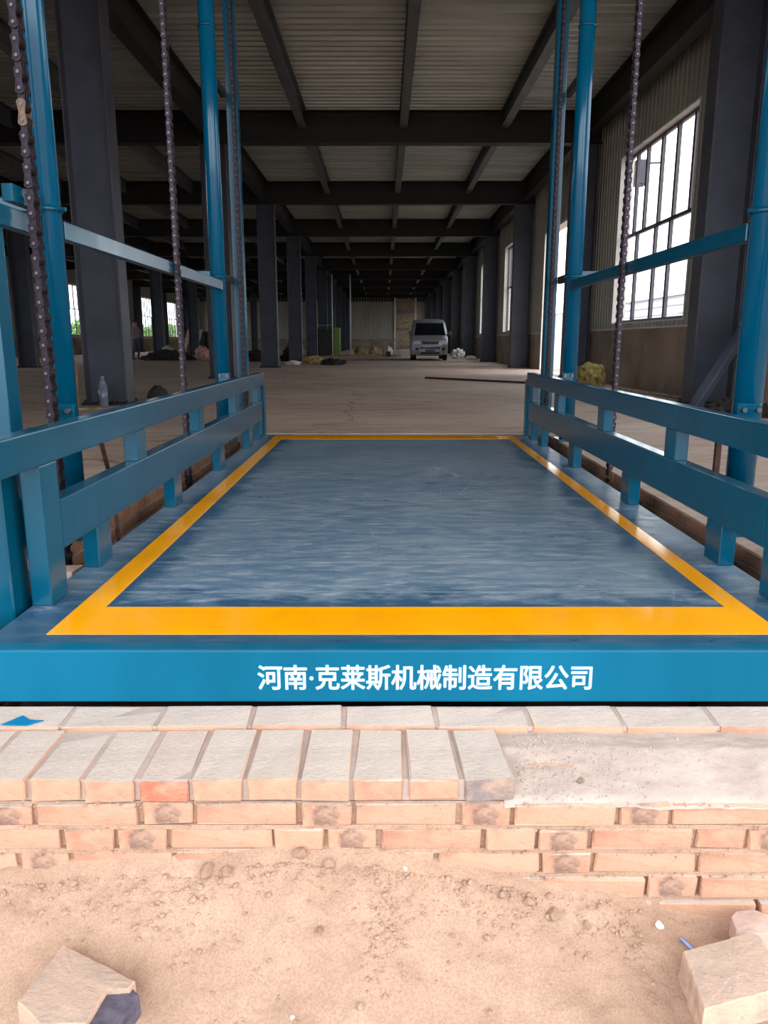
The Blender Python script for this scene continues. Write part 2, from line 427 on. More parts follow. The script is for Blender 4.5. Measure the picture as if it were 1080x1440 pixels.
# columns: H sections, web facing the camera, flanges towards the side walls
def column(xx, yy, label, first):
    t = empty('steel_column', (xx, yy, 0))
    tag(t, label, 'column', 'steel columns of the hall')
    if first:
        MB().box(xx-.278, xx-.26, yy-.16, yy+.16, .03, B_BOT).box(xx+.26, xx+.278, yy-.16, yy+.16, .03, B_BOT).build('flange', 'steel_flange', t)
        MB().box(xx-.26, xx+.26, yy-.012, yy+.012, .03, B_BOT).build('web', 'steel_slate', t)
        MB().box(xx-.32, xx+.32, yy-.22, yy+.22, 0, .03).build('base_plate', 'steel_dark', t)
        b = MB()
        for sx in (-.28, -.1, .1, .28):
            for sy in (-.19, .19): b.tube((xx+sx, yy+sy, .03), (xx+sx, yy+sy, .07), .016, 6)
        b.build('anchor_bolts', 'steel_dark', t)
        column.proto = t
    else:
        for ch in column.proto.children:
            c = ch.copy(); C.objects.link(c); c.parent = t
    return t
ROWN = ['along the far left wall', 'in the second row from the left', 'in the row left of the lift', 'along the right wall']
first = True
for r in (3, 2, 1, 0):
    for k in range(0, 10):
        nm = ROWN[r]
        column(COLROWS[r], BAY0+BAY*k, 'dark H-section steel column %s, %s one from the camera' % (nm, ORD[k]) if k else 'dark H-section steel column %s, the nearest one to the camera' % nm, first); first = False

# side, back and front walls: rendered dado below, ribbed steel sheet above
def side_wall(name, xw, sgn, openings, y0=YF, y1=YB):
    """xw = inner face, sgn = +1 when the wall body lies towards +x"""
    m = MB(); dz = 1.08
    d = MB()
    cuts = sorted(openings); pos = y0; xo = xw+sgn*.25; xi = xw
    X0, X1 = min(xi, xo), max(xi, xo)
    def sheet(a0, a1, z0, z1):
        if a1-a0 < .01: return
        m.box(X0, X1, a0, a1, z0, z1)
        n0 = math.ceil(a0/.2)
        q = n0*.2
        while q+.06 < a1:
            k = len(m.v)
            for z in (z0, z1): m.v.extend([(xi, q, z), (xi-sgn*.018, q+.012, z), (xi-sgn*.018, q+.04, z), (xi, q+.052, z)])
            for i in range(3): m.f.append((k+i, k+i+1, k+4+i+1, k+4+i))
            q += .2
    for (a, b, z0, z1, kind) in cuts:
        sheet(pos, a, dz, H_DECK)
        if kind == 'w':
            if z0 > dz: sheet(a, b, dz, z0)
        sheet(a, b, z1, H_DECK)
        pos = b
    sheet(pos, y1, dz, H_DECK)
    wall = struct(m.build(name, 'wall_sheet'))
    pos = y0; Xd0, Xd1 = min(xi-sgn*.03, xo), max(xi-sgn*.03, xo)
    for (a, b, z0, z1, kind) in [c for c in cuts if c[4] == 'd'] + [(y1, y1, 0, 0, 'e')]:
        d.box(Xd0, Xd1, pos, a, 0, dz); pos = b
    struct(d.build('trim_dado_'+name.split('_')[1], 'cement_dado'))
    # pale ledge on the dado
    l = MB(); pos = y0
    for (a, b, z0, z1, kind) in [c for c in cuts if c[4] == 'd'] + [(y1, y1, 0, 0, 'e')]:
        l.box(min(xi-sgn*.03, xi-sgn*.045), max(xi-sgn*.03, xi-sgn*.045), pos, a, dz-.02, dz+.01); pos = b
    struct(l.build('trim_ledge_'+name.split('_')[1], 'white_trim'))
    return wall
WZ0, WZ1 = 1.17, 4.42
wr, wl = [], []
for k in range(-1, 10):
    s = BAY0+BAY*k
    if k == 1: wr.append((s+1.9, s+5.75, 0, 3.95, 'd'))
    else: wr.append((s+2.0, s+5.95, WZ0, WZ1, 'w'))  # nearest bay's window is out of view, added to light the platform side
    if k >= 0 and k != 4: wl.append((s+2.0, s+5.85, WZ0, WZ1, 'w'))  # nearest left bays are out of view, their windows added to brighten the hall
side_wall('wall_right', XR, 1, wr); side_wall('wall_left', XL, -1, wl)

def window(idx, xw, sgn, y0, y1):
    t = struct(empty('window_%d' % idx, (xw, (y0+y1)/2, WZ0)))
    xa, xb = sorted((xw-sgn*.012, xw+sgn*.25))
    # painted reveal boards
    MB().box(xa, xb, y0, y0+.03, WZ0, WZ1).box(xa, xb, y1-.03, y1, WZ0, WZ1).box(xa, xb, y0+.03, y1-.03, WZ1-.03, WZ1).box(xa, xb, y0+.03, y1-.03, WZ0, WZ0+.03).build('window_reveal', 'white_trim', t)
    xg = xw+sgn*.16; a0, a1 = y0+.03, y1-.03; z0, z1, zt = WZ0+.03, WZ1-.03, 2.88
    MB().box(xg-.03, xg+.03, a0, a0+.05, z0, z1).box(xg-.03, xg+.03, a1-.05, a1, z0, z1).box(xg-.03, xg+.03, a0+.05, a1-.05, z1-.05, z1).box(xg-.03, xg+.03, a0+.05, a1-.05, z0, z0+.05).build('window_frame', 'window_metal', t)
    MB().box(xg-.03, xg+.03, a0+.05, a1-.05, zt-.03, zt+.03).build('transom', 'window_metal', t)
    W_ = a1-a0
    up = [a0 + W_*f for f in (0, .13, .32, .51, .71, .86, 1)]
    lo = [a0 + W_*f for f in (0, .34, .53, .80, 1)]
    for lst, za, zb in ((up, zt+.03, z1-.05), (lo, z0+.05, zt-.03)):
        for q in lst[1:-1]: MB().box(xg-.028, xg+.028, q-.045, q+.045, za, zb).build('mullion', 'window_metal', t)
        for q0, q1 in zip(lst, lst[1:]): MB().box(xg-.003, xg+.003, q0+.045, q1-.045, za, zb).build('pane', 'clear_glass', t)
    return t
i = 1
for (a_, b_, z0, z1, kd) in wr:
    if kd == 'w': window(i, XR, 1, a_, b_); i += 1
for (a_, b_, z0, z1, kd) in wl: window(i, XL, -1, a_, b_); i += 1
# doorway in the right wall, second bay
ds = BAY0+BAY
dt = struct(empty('door_1', (XR, ds+3.8, 0)))
MB().box(XR-.02, XR+.26, ds+1.9, ds+1.96, 0, 3.95).box(XR-.02, XR+.26, ds+5.69, ds+5.75, 0, 3.95).box(XR-.02, XR+.26, ds+1.96, ds+5.69, 3.89, 3.95).build('door_frame', 'white_trim', dt)
# back wall
bw = MB().box(XL, XR, YB, YB+.25, 1.08, H_DECK)
q = XL
while q < XR-.1:
    k = len(bw.v)
    for z in (1.08, H_DECK): bw.v.extend([(q, YB, z), (q+.012, YB-.02, z), (q+.06, YB-.02, z), (q+.08, YB, z)])
    for j in range(3): bw.f.append((k+j, k+j+1, k+4+j+1, k+4+j))
    q += .3
struct(bw.build('wall_back', 'wall_sheet'))
struct(MB().box(XL, XR, YB-.03, YB+.25, 0, 1.08).build('trim_dado_back', 'cement_dado'))
bd = tag(empty('roller_shutter', (2.6, YB-.06, 0)), 'tan slatted roller shutter in the back wall, behind the silver van', 'shutter')
for j in range(14): MB().box(1.3, 3.3, YB-.11, YB-.04, .02+j*.38, .36+j*.38).build('slat', 'timber' if j % 5 else 'grey_timber', bd)
MB().box(1.1, 1.28, YB-.2, YB-.035, 0, 5.4).box(3.32, 3.5, YB-.2, YB-.035, 0, 5.4).build('shutter_frame', 'white_trim', bd)
# front wall (either side of the wide lift opening) and the stretch above it
struct(MB().box(XL, -3.9, YF-.25, YF, -.6, H_DECK+.2).build('wall_front', 'wall_sheet'))
struct(MB().box(4.3, XR+.25, YF-.25, YF, -.6, H_DECK+.2).build('wall_front_right', 'wall_sheet'))
struct(MB().box(XL-.25, XR+.25, YF-.25, YF, H_DECK+.22, H_DECK+4.5).build('wall_front_upper', 'wall_sheet'))

struct(MB().box(XL, XR+.25, -1.6, YF-.25, H_DECK-.1, H_DECK+.2).build('sky_blocker_slab', 'cement_dado'))  # unseen slab added over the camera to cut skylight on the foreground
# ================================================================== OUTSIDE
struct(MB().box(-150, XL-.26, -60, 220, -.35, -.05).box(XR+.26, 160, 2.0, 220, -.35, -.05).build('ground_yard', 'asphalt'))
fb = tag(empty('factory_building', (48, 110, -.05)), 'low pale metal-clad factory building outside the right-hand window', 'building')
MB().box(38, 60, 50, 190, -.05, 6.6).build('wall', 'pale_cladding', fb)
for j in range(5): MB().box(37.8, 38, 50, 190, 1.2+j*1.05, 1.35+j*1.05).build('cladding_rail', 'grey_cladding', fb)
MB().prism([(37.2, 6.6), (60.8, 6.6), (49, 8.6)], 1, 49.5, 190.5).build('roof', 'grey_cladding', fb)
fl_ = tag(empty('flood_light', (6.3, 18.6, 4.4)), 'grey box flood lamp on a bracket outside the nearest right-hand window', 'lamp')
MB().box(5.63, 5.93, 18.4, 18.8, 4.28, 4.80).build('lamp_housing', 'steel_flange', fl_, bevel=.02)
MB().bar((5.0, 18.6, 4.35), (5.7, 18.6, 4.42), .05, .05).bar((5.0, 18.6, 4.7), (6.3, 18.6, 4.77), .04, .04).build('bracket', 'window_metal', fl_)
rnd = random.Random(5)
for ti, (tx, ty, th, lab) in enumerate([(-30, 82, 3.2, 'seen through the first left window'), (-31, 97, 2.9, 'seen through the window behind the standing worker'), (-29, 104, 3.1, 'seen through the third left window'), (-32, 118, 3.2, 'seen through the leftmost far window by the back wall')]):
    t = tag(empty('tree', (tx, ty, -.05)), 'green leafy tree outside the hall, ' + lab, 'tree')
    MB().tube((tx, ty, -.05), (tx+.1, ty, th*.5), .14, 8, .08).build('trunk', 'bark', t)
    lf = MB()
    for _ in range(2200):
        while True:
            p = Vector((rnd.uniform(-1, 1), rnd.uniform(-1, 1), rnd.uniform(-1, 1)))
            if .35 < p.length < 1: break
        p = Vector((tx+p.x*2.6, ty+p.y*3.4, th*.62+p.z*th*.4)); a_ = Vector((rnd.gauss(0, 1), rnd.gauss(0, 1), rnd.gauss(0, 1))).normalized()
        b_ = a_.orthogonal().normalized(); s_ = rnd.uniform(.12, .22); k = len(lf.v)
        lf.v += [tuple(p-a_*s_), tuple(p+b_*s_*.5), tuple(p+a_*s_), tuple(p-b_*s_*.5)]; lf.f.append((k, k+1, k+2, k+3))
    o = lf.build('foliage', 'leaf_green', t); o['kind'] = 'stuff'

# ================================================================== GOODS LIFT: platform
LX, RX = -1.07, 1.27          # inner faces of the railings
lift = tag(empty('lift_platform', (.1, 4.5, -.15)), 'blue steel goods lift platform with yellow border line and low side railings', 'lift platform')
PLX0, PLX1, PLY0, PLY1 = -1.137, 1.337, 2.03, 7.03
MB().box(PLX0, PLX1, PLY0, PLY1, -.012, 0).build('deck_plate', 'worn_plate', lift)
MB().box(-1.32, 1.52, 1.985, 2.045, -.152, .004).build('front_beam', 'blue_paint_front', lift, bevel=.007, seg=2)
MB().box(PLX0, PLX0+.06, 2.045, PLY1, -.15, -.012).box(PLX1-.06, PLX1, 2.045, PLY1, -.15, -.012).box(PLX0+.06, PLX1-.06, PLY1-.06, PLY1, -.15, -.012).build('side_beam', 'blue_paint', lift)
cb = MB()
for j in range(7): cb.box(PLX0+.06, PLX1-.06, 2.6+j*.65, 2.66+j*.65, -.14, -.012)
cb.build('cross_member', 'blue_paint', lift)
ox0, ox1, ix0, ix1, oy0, iy0, iy1, oy1 = -.985, 1.168, -.895, 1.095, 2.11, 2.345, 6.70, 6.95
yl = MB(); yl.box(ox0, ox1, oy0, iy0, 0, .0014).box(ox0, ox1, iy1, oy1, 0, .0014).box(ox0, ix0, iy0, iy1, 0, .0014).box(ix1, ox1, iy0, iy1, 0, .0014)
yo = yl.build('border_line', 'yellow_paint', lift); yo['label'] = 'painted yellow border line'
# weld seams across the plate
for yy in (2.50, 2.86): MB().tube((PLX0+.05, yy, -.0022), (PLX1-.05, yy, -.0022), .003, 6).build('weld_seam', 'galvanised', lift)
# railings
def railing(xin, sgn, ups, los):
    xo = xin+sgn*.065; X0, X1 = min(xin, xo), max(xin, xo)
    MB().box(X0, X1, 1.99 if sgn < 0 else 2.0, 6.92, .455, .565).build('top_rail', 'blue_paint', lift, bevel=.006, seg=2)
    MB().box(X0, X1, 2.49, 6.78, .158, .325).build('lower_rail', 'blue_paint', lift, bevel=.006, seg=2)
    for yy in ups: MB().box(X0+.003, X1-.003, yy, yy+.13, .323, .457).build('upper_post', 'blue_paint', lift, bevel=.004)
    for yy in los: MB().box(X0+.003, X1-.003, yy, yy+.14, 0, .16).build('lower_post', 'blue_paint', lift, bevel=.004)
    MB().box(X0, X1, 2.355, 2.485, 0, .456).build('corner_post', 'blue_paint', lift, bevel=.005, seg=2)
    MB().box(X0, X1, 6.9, 7.0, 0, .50).build('corner_post', 'blue_paint', lift, bevel=.004)
railing(LX, -1, (3.32, 4.475, 5.61, 6.62), (2.79, 3.87, 5.0, 6.1, 6.62))
railing(RX, 1, (3.34, 4.465, 5.66, 6.66), (2.81, 3.92, 5.13, 6.2, 6.62))
MB().box(-1.30, -1.168, 2.30, 2.43, -.15, .43).build('roller_carriage', 'blue_paint', lift, bevel=.006)
MB().box(1.37, 1.50, 2.30, 2.43, -.15, .43).build('roller_carriage', 'blue_paint', lift, bevel=.006)
# stencilled lettering on the front beam
def text_mesh(body, size, x0, x1, zc, yf, offs, mat, name, yscale=1.1, thick=.0006):
    cu = bpy.data.curves.new(name, 'FONT'); cu.body = body; cu.size = size; cu.offset = offs; cu.resolution_u = 3
    cu.align_x = 'LEFT'; ob = bpy.data.objects.new('tmp', cu); C.objects.link(ob)
    dg = bpy.context.evaluated_depsgraph_get(); me = bpy.data.meshes.new_from_object(ob.evaluated_get(dg))
    bpy.data.objects.remove(ob)
    xs = [v.co.x for v in me.vertices]; ys = [v.co.y for v in me.vertices]
    a_, b_ = min(xs), max(xs); ym = (min(ys)+max(ys))/2; sx = (x1-x0)/(b_-a_)
    off = parent_origin(lift)
    for v in me.vertices:
        v.co = Vector((x0+(v.co.x-a_)*sx, yf, zc+(v.co.y-ym)*sx*yscale)) - off
    me.materials.clear(); me.materials.append(M[mat])
    o = bpy.data.objects.new(name, me); C.objects.link(o); o.parent = lift; return o
LET = '河南·克莱斯机械制造有限公司'
def thicken(o, n, rad, dy):
    me = o.data; V0 = [v.co.copy() for v in me.vertices]; F0 = [tuple(p.vertices) for p in me.polygons]; vv = []; ff = []
    for i in range(n):
        t = 2*PI*i/n; k = len(vv)
        vv += [v + Vector((math.cos(t)*rad, -dy*i, math.sin(t)*rad)) for v in V0]; ff += [tuple(k+q for q in f) for f in F0]
    m2 = bpy.data.meshes.new(me.name); m2.from_pydata(vv, [], ff); m2.materials.append(me.materials[0]); o.data = m2
o = text_mesh(LET, .07, -.350, .577, -.0775, 1.9846, 0, 'stencil_overspray', 'overspray'); o['label'] = 'soft pale overspray around the stencilled letters'; thicken(o, 10, .0024, .00001)
o = text_mesh(LET, .07, -.350, .577, -.0775, 1.9840, 0, 'white_stencil', 'lettering'); o['label'] = 'white stencilled Chinese lettering'; thicken(o, 8, .0009, .00001)

# ================================================================== GOODS LIFT: masts with guide posts
MZ = 4.98
def mast(side, sgn, xt, xg, label):
    t = tag(empty('lift_mast', (xt, 5, 0)), label, 'lift mast', 'blue mast frames of the goods lift')
    near, far = (3.30, 6.60) if sgn < 0 else (3.34, 6.60)
    for yy in (near, far):
        MB().tube((xt, yy, .02), (xt, yy, MZ), .06 if yy < 5 else .062, 28).build('cylinder_tube', 'blue_paint_tube', t, smooth=True)
        MB().box(xt-.09, xt+.09, yy-.09, yy+.09, 0, .02).build('tube_foot', 'blue_paint', t)
        cl = MB().tube((xt, yy, 1.345), (xt, yy, 1.362), .069, 24).build('pipe_clamp', 'blue_paint', t, smooth=True)
        MB().tube((xt+sgn*-.09, yy-.02, 1.353), (xt+sgn*-.06, yy-.02, 1.353), .009, 8).build('clamp_bolt', 'blue_paint', cl)
        MB().tube((xt, yy, 3.2), (xt, yy, 3.217), .068, 24).build('pipe_clamp', 'blue_paint', t, smooth=True)
        # bearing block and bolts just above the rail
        bl = MB().box(xt-.05-sgn*.035, xt+.05-sgn*.035, yy-.10, yy-.062, .50, .58).build('bearing_block', 'blue_paint', t, bevel=.006)
        for sx in (-.03, .03): MB().tube((xt-sgn*.035+sx, yy-.125, .555), (xt-sgn*.035+sx, yy-.10, .555), .011, 8).build('bolt', 'bolt_steel', bl)
        # bracket plate holding the tube, sticking outwards
        MB().box(min(xt+sgn*.0615, xt+sgn*-.0615+sgn*-.16), max(xt+sgn*.0615, xt-sgn*.0615-sgn*.16), yy+.05, yy+.085, 1.36, 1.40) if False else None
        MB().box(min(xt+sgn*.055, xt+sgn*.30), max(xt+sgn*.055, xt+sgn*.30), yy-.02, yy+.02, 1.345, 1.40).build('bracket', 'blue_paint', t, bevel=.004)
        yg = 2.92 if yy < 5 else 7.2
        a_, b_ = sorted((yy, yg)); a_ += .058; b_ -= .05
        for zz in (1.335, 2.86): MB().box(xt-.02, xt+.02, a_, b_, zz, zz+.06).build('link_plate', 'steel_dark' if yy > 5 else 'blue_paint', t)
    # guide posts (channel section)
    for yy, xc, wd in ((2.92, xt+sgn*.09, .13), (7.2, xg, .095)):
        h = wd/2; s_ = sgn
        prof = [(xc-h, yy-.05), (xc+h, yy-.05), (xc+h, yy+.05), (xc+h-.012, yy+.05), (xc+h-.012, yy-.038), (xc-h+.012, yy-.038), (xc-h+.012, yy+.05), (xc-h, yy+.05)]
        MB().prism(prof, 2, 0, MZ).build('guide_post', 'blue_paint', t, bevel=.003)
    # the long brace between the tubes
    xb = xt - sgn*.0 - .0
    MB().box(xt-.022+sgn*.03, xt+.022+sgn*.03, 2.4, near-.03, 1.245, 1.32).box(xt-.022-sgn*.03, xt+.022-sgn*.03, near+.055, far-.055, 1.245, 1.32).build('brace', 'blue_paint', t, bevel=.004)
    # crosshead with chain pulleys
    ch = MB().box(xt-.09, xt+.09, 2.80, 7.30, MZ, MZ+.036).build('crosshead', 'blue_paint', t)
    return t
mast('left', -1, -1.37, -1.30, 'blue twin-tube lift mast with brace, left of the platform')
mast('right', 1, 1.57, 1.503, 'blue twin-tube lift mast with brace, right of the platform')

# ================================================================== chains
PIT = .0535
def plate_outline(r, waist, n=7):
    pts = []
    for i in range(n+1):
        t = -PI*.36 + PI*1.72*i/n - PI*.0
        pts.append((math.cos(t-PI*.0)*r, math.sin(t)*r))
    return pts
def fig8(cz0, cz1, r, waist):
    """outline in (x,z) of a link plate, round ends about the two pins, narrow waist"""
    pts = []
    for i in range(7):
        t = -PI/6 - (PI*2/3)*i/6*1.0; pts.append((math.cos(t)*r, cz0+math.sin(t)*r))
    pts.append((-waist, (cz0+cz1)/2))
    for i in range(7):
        t = PI*5/6 - (PI*2/3)*i/6; pts.append((math.cos(t)*r, cz1+math.sin(t)*r))
    pts.append((waist, (cz0+cz1)/2))
    return pts
def link_mb(outer, m=None, z=0, x=0, y=0):
    m = m or MB(); st = [len(m.v)]
    d = .026 if outer else .018
    pts = [(x+p, z+q) for p, q in fig8(0, PIT, .0195, .011)]
    for s_ in (-1, 1):
        a0 = y+s_*d; m.prism(pts, 1, a0-.0035, a0+.0035); st.append(len(m.v))
    if not outer:
        m.prism(pts, 1, y-.0035, y+.0035); st.append(len(m.v))
        for zz in (0, PIT): m.tube((x, y-.015, z+zz), (x, y+.015, z+zz), .0145, 8); st.append(len(m.v))
    for p, q in zip(st, st[1:-1]): m.f.append((p+4, p+5, q+4))
    return m
def pin_mb(m=None, z=0, x=0, y=0):
    m = m or MB(); m.tube((x, y-.033, z), (x, y+.033, z), .0062, 8); return m
def chain(x, y, z0, z1, label, matn='chain_steel', single=True, odd=None, rot=0.0):
    t = tag(empty('lift_chain', (x, y, z0)), label, 'chain', 'roller chains of the goods lift')
    t.rotation_euler[2] = rot
    n = int((z1-z0)/PIT)
    if single:
        meshes = {}
        for nm, mb in (('o', link_mb(True)), ('i', link_mb(False)), ('p', pin_mb())):
            o = mb.build('x', matn if nm != 'p' else 'chain_pin'); meshes[nm] = o.data; bpy.data.objects.remove(o)
        br = meshes['o'].copy(); br.materials.clear(); br.materials.append(M['chain_brass'])
        for k in range(n):
            w_ = 'o' if k % 2 else 'i'
            o = link('link', br if odd == k else meshes[w_], None, t, loc=(0, 0, k*PIT))
            if odd == k: o['label'] = 'tan joining link'
            link('pin', meshes['p'], None, t, loc=(0, 0, k*PIT))
    else:
        m, p = MB(), MB()
        for k in range(n): link_mb(bool(k % 2), m, k*PIT); pin_mb(p, k*PIT)
        off = Vector(t.location)
        for mb, nm, mt in ((m, 'link_run', matn), (p, 'pin_run', 'chain_pin')):
            mb.v = [(a_+off.x, b_+off.y, c_+off.z) for a_, b_, c_ in mb.v]
            o = mb.build(nm, mt, t); o['kind'] = 'stuff'
        t['_'] = 0; del t['_']
    return t
chain(-1.318, 3.07, -.25, 4.88, 'heavy roller chain hanging beside the near left lift tube', odd=35)
chain(-1.30, 5.05, -.45, 4.88, 'roller chain hanging free between the two left lift tubes', 'chain_steel')
chain(1.50, 5.05, -.45, 4.88, 'roller chain hanging free between the two right lift tubes', 'chain_steel')
chain(-1.262, 7.03, -.3, 4.88, 'roller chain running in front of the far left guide post', single=False)
chain(1.475, 7.03, -.3, 4.88, 'roller chain running in front of the far right guide post', single=False)

# hoses and bars beside the platform
def hose(name, pts, r, label, mat='rust_steel', ribs=True):
    n = 40; m = MB(); P_ = [Vector(p) for p in pts]; path_ = []
    for i in range(n+1):
        t = i/n*(len(P_)-1); k = min(int(t), len(P_)-2); f = t-k
        a_, b_ = P_[k], P_[k+1]; c0 = P_[max(k-1, 0)]; d0 = P_[min(k+2, len(P_)-1)]
        path_.append(.5*((2*a_)+(b_-c0)*f+(2*c0-5*a_+4*b_-d0)*f*f+(-c0+3*a_-3*b_+d0)*f**3))
    m.path([tuple(p) for p in path_], r, 8)
    if ribs:
        for p, q in zip(path_, path_[1:]): m.tube(tuple(p), tuple(p+(q-p)*.45), r*1.3, 8)
    return tag(m.build(name, mat), label, 'hose' if ribs else 'bar')
hose('hydraulic_hose', [(-1.262, 3.36, .53), (-1.258, 3.40, .40), (-1.248, 3.44, .25), (-1.24, 3.47, .05), (-1.238, 3.48, -.9)], .0085, 'rusty ribbed hose leaning behind the left railing')
o = tag(MB().bar((1.43, 3.27, -.9), (1.43, 3.27, .53), .022, .022).build('steel_bar', 'rust_bar'), 'upright rusty square bar behind the right railing, nearer one', 'bar')
o = tag(MB().bar((1.44, 5.0, -.9), (1.44, 5.0, .5), .03, .03).build('steel_bar', 'rust_bar'), 'upright dark rusty bar behind the right railing, farther one', 'bar') if False else None

# ================================================================== FOREGROUND brick ledge
ledge = tag(empty('brick_ledge', (0, 1.8, -.9)), 'dusty brick retaining wall stepping down in front of the lift', 'wall')
loff = Vector(ledge.location)
MB().box(-2.6, 2.6, 1.634, 1.985, -.9, -.232).build('core', 'sand', ledge)
vs_s = {m: with_mat(STR, m) for m in ('brick_clay', 'brick_grey', 'brick_red', 'brick_yellow')}
vs_h = {m: with_mat(HED, m) for m in ('brick_clay', 'brick_burnt', 'brick_grey', 'brick_red')}
def put(meshes, x, y, z, rz=0, rx=0, ry=0, lab=None):
    o = link('brick', random.choice(meshes), None, ledge, loc=Vector((x, y, z))-loff)
    o.rotation_euler = (rx, ry, rz)
    if lab: o['label'] = lab
    return o
rnd = random.Random(11)
# top inner row of stretchers under the beam
for k in range(-8, 8):
    put(vs_s['brick_clay'], -.61+.25*k+.125+.25, 1.923, -.190+rnd.uniform(-.002, .002), rnd.uniform(-.01, .01))
# top outer row of headers (stops short on the right)
hx = .300-.0575
k = 0
while hx > -2.3:
    mt = 'brick_red' if k == 6 else ('brick_grey' if k == 0 else 'brick_clay')
    o = put(vs_h[mt], hx, 1.742+rnd.uniform(-.004, .004), -.197+rnd.uniform(-.003, .003), rnd.uniform(-.03, .03) if k else .06, rnd.uniform(-.01, .01))
    if k == 6: o['label'] = 'bare red header brick'
    if k == 0: o['label'] = 'grey chipped header brick at the end of the row'
    hx -= .127; k += 1
MB().box(-2.5, .285, 1.632, 1.862, -.228, -.1738).build('header_mortar', 'mortar', ledge)
MB().box(-2.5, 2.5, 1.872, 1.984, -.225, -.1650).build('row_mortar', 'mortar', ledge)
# bricks bedding the row behind
for k in range(-9, 10): put(vs_s['brick_clay'], -.61+.25*k, 1.923, -.252)
# lower courses: (right edges in metres, 'S' or 'H', burnt)
def course(z, start, seq, y=1.62, stop=2.3, jit=.004):
    x = start; i_ = 0
    while x < stop:
        ty, mt = seq[i_ % len(seq)]; L = .24 if ty == 'S' else .115
        if ty == 'S': put(vs_s[mt], x+L/2, y+.0575+rnd.uniform(-jit, jit), z+rnd.uniform(-.002, .002), rnd.uniform(-.008, .008), 0, rnd.uniform(-.006, .006))
        else: put(vs_h[mt], x+L/2, y+.12+rnd.uniform(-jit, jit), z+rnd.uniform(-.002, .002), rnd.uniform(-.012, .012))
        x += L+.011; i_ += 1
course(-.261, -2.33, [('S', 'brick_clay'), ('H', 'brick_burnt')])
course(-.326, -2.27, [('H', 'brick_clay'), ('H', 'brick_burnt'), ('S', 'brick_clay')])
course(-.390, -2.13, [('H', 'brick_burnt'), ('S', 'brick_clay'), ('S', 'brick_clay')])
course(-.454, -2.25, [('S', 'brick_clay'), ('H', 'brick_burnt')], y=1.612)
course(-.518, -2.10, [('S', 'brick_clay'), ('S', 'brick_clay'), ('H', 'brick_clay')], y=1.606)
course(-.582, -2.20, [('S', 'brick_clay'), ('S', 'brick_clay')], y=1.60)
# mortar bed on the right where the top headers are missing, and crumbly joints
def grid(name, x0, x1, y0, y1, nx, ny, fz, mat, parent=None, smooth=True):
    off = parent_origin(parent); vv = []; ff = []
    for j in range(ny+1):
        for i_ in range(nx+1):
            x = x0+(x1-x0)*i_/nx; y_ = y0+(y1-y0)*j/ny; vv.append((x-off[0], y_-off[1], fz(x, y_)-off[2]))
    for j in range(ny):
        for i_ in range(nx):
            k = j*(nx+1)+i_; ff.append((k, k+1, k+nx+2, k+nx+1))
    me = bpy.data.meshes.new(name); me.from_pydata(vv, [], ff); return link(name, me, mat, parent, smooth)
def fz(x, y_):
    t = (y_-1.615)/.26
    e = min(1, max(0, (x-.29)/.04))
    z = -.232 + .052*min(1, max(0, t*1.6-.05))**.8
    z += .006*noise.noise(Vector((x*9, y_*9, 0))) + .003*noise.noise(Vector((x*40, y_*40, 3)))
    if y_ < 1.635: z -= (1.635-y_)*.5 + .006*abs(noise.noise(Vector((x*30, 0, 8))))
    return z
grid('mortar_bed', .285, 2.4, 1.618, 1.868, 150, 36, fz, 'mortar', ledge)
jm = MB()
for z in (-.294, -.358, -.422, -.486, -.55): jm.box(-2.5, 2.5, 1.622, 1.66, z-.006, z+.006)
jm.build('joint_mortar', 'sand', ledge)
# mortar droppings along the joints
dm = MB(); rr = random.Random(3)
rk = [rock_mesh('r', 40+i_, 1) for i_ in range(5)]
def scatter(name, mat, items, parent=None):
    off = parent_origin(parent); vv = []; ff = []
    for (p, s_, i_) in items:
        me = rk[i_ % 5]; k = len(vv); R = Matrix.Rotation(rr.uniform(0, 6.28), 3, 'Z') @ Matrix.Rotation(rr.uniform(0, 6.28), 3, 'X')
        for v in me.vertices: q_ = R @ v.co; vv.append((p[0]+q_.x*s_-off[0], p[1]+q_.y*s_-off[1], p[2]+q_.z*s_*.75-off[2]))
        for f_ in me.polygons: ff.append(tuple(k+a_ for a_ in f_.vertices))
    me = bpy.data.meshes.new(name); me.from_pydata(vv, [], ff); o = link(name, me, mat, parent); o['kind'] = 'stuff'; return o
scatter('mortar_crumbs', 'sand', [((rr.uniform(-1.2, 1.4), 1.612+rr.uniform(-.004, .01), rr.choice((-.229, -.294, -.358, -.422))+rr.gauss(0, .004)), rr.uniform(.002, .0055), i_) for i_ in range(520)]
        + [((rr.uniform(.3, .62) if rr.random() < .7 else rr.uniform(.3, 1.3), rr.uniform(1.64, 1.84), 0), rr.uniform(.0015, .005), i_) for i_ in range(0)], ledge)
scatter('bed_grit', 'mortar', [((x_, y_, fz(x_, y_)+.001), rr.uniform(.0012, .0045), i_) for i_, (x_, y_) in enumerate([(min(1.3, .33+abs(rr.gauss(0, .16))), rr.uniform(1.63, 1.85)) for _ in range(420)])], ledge)

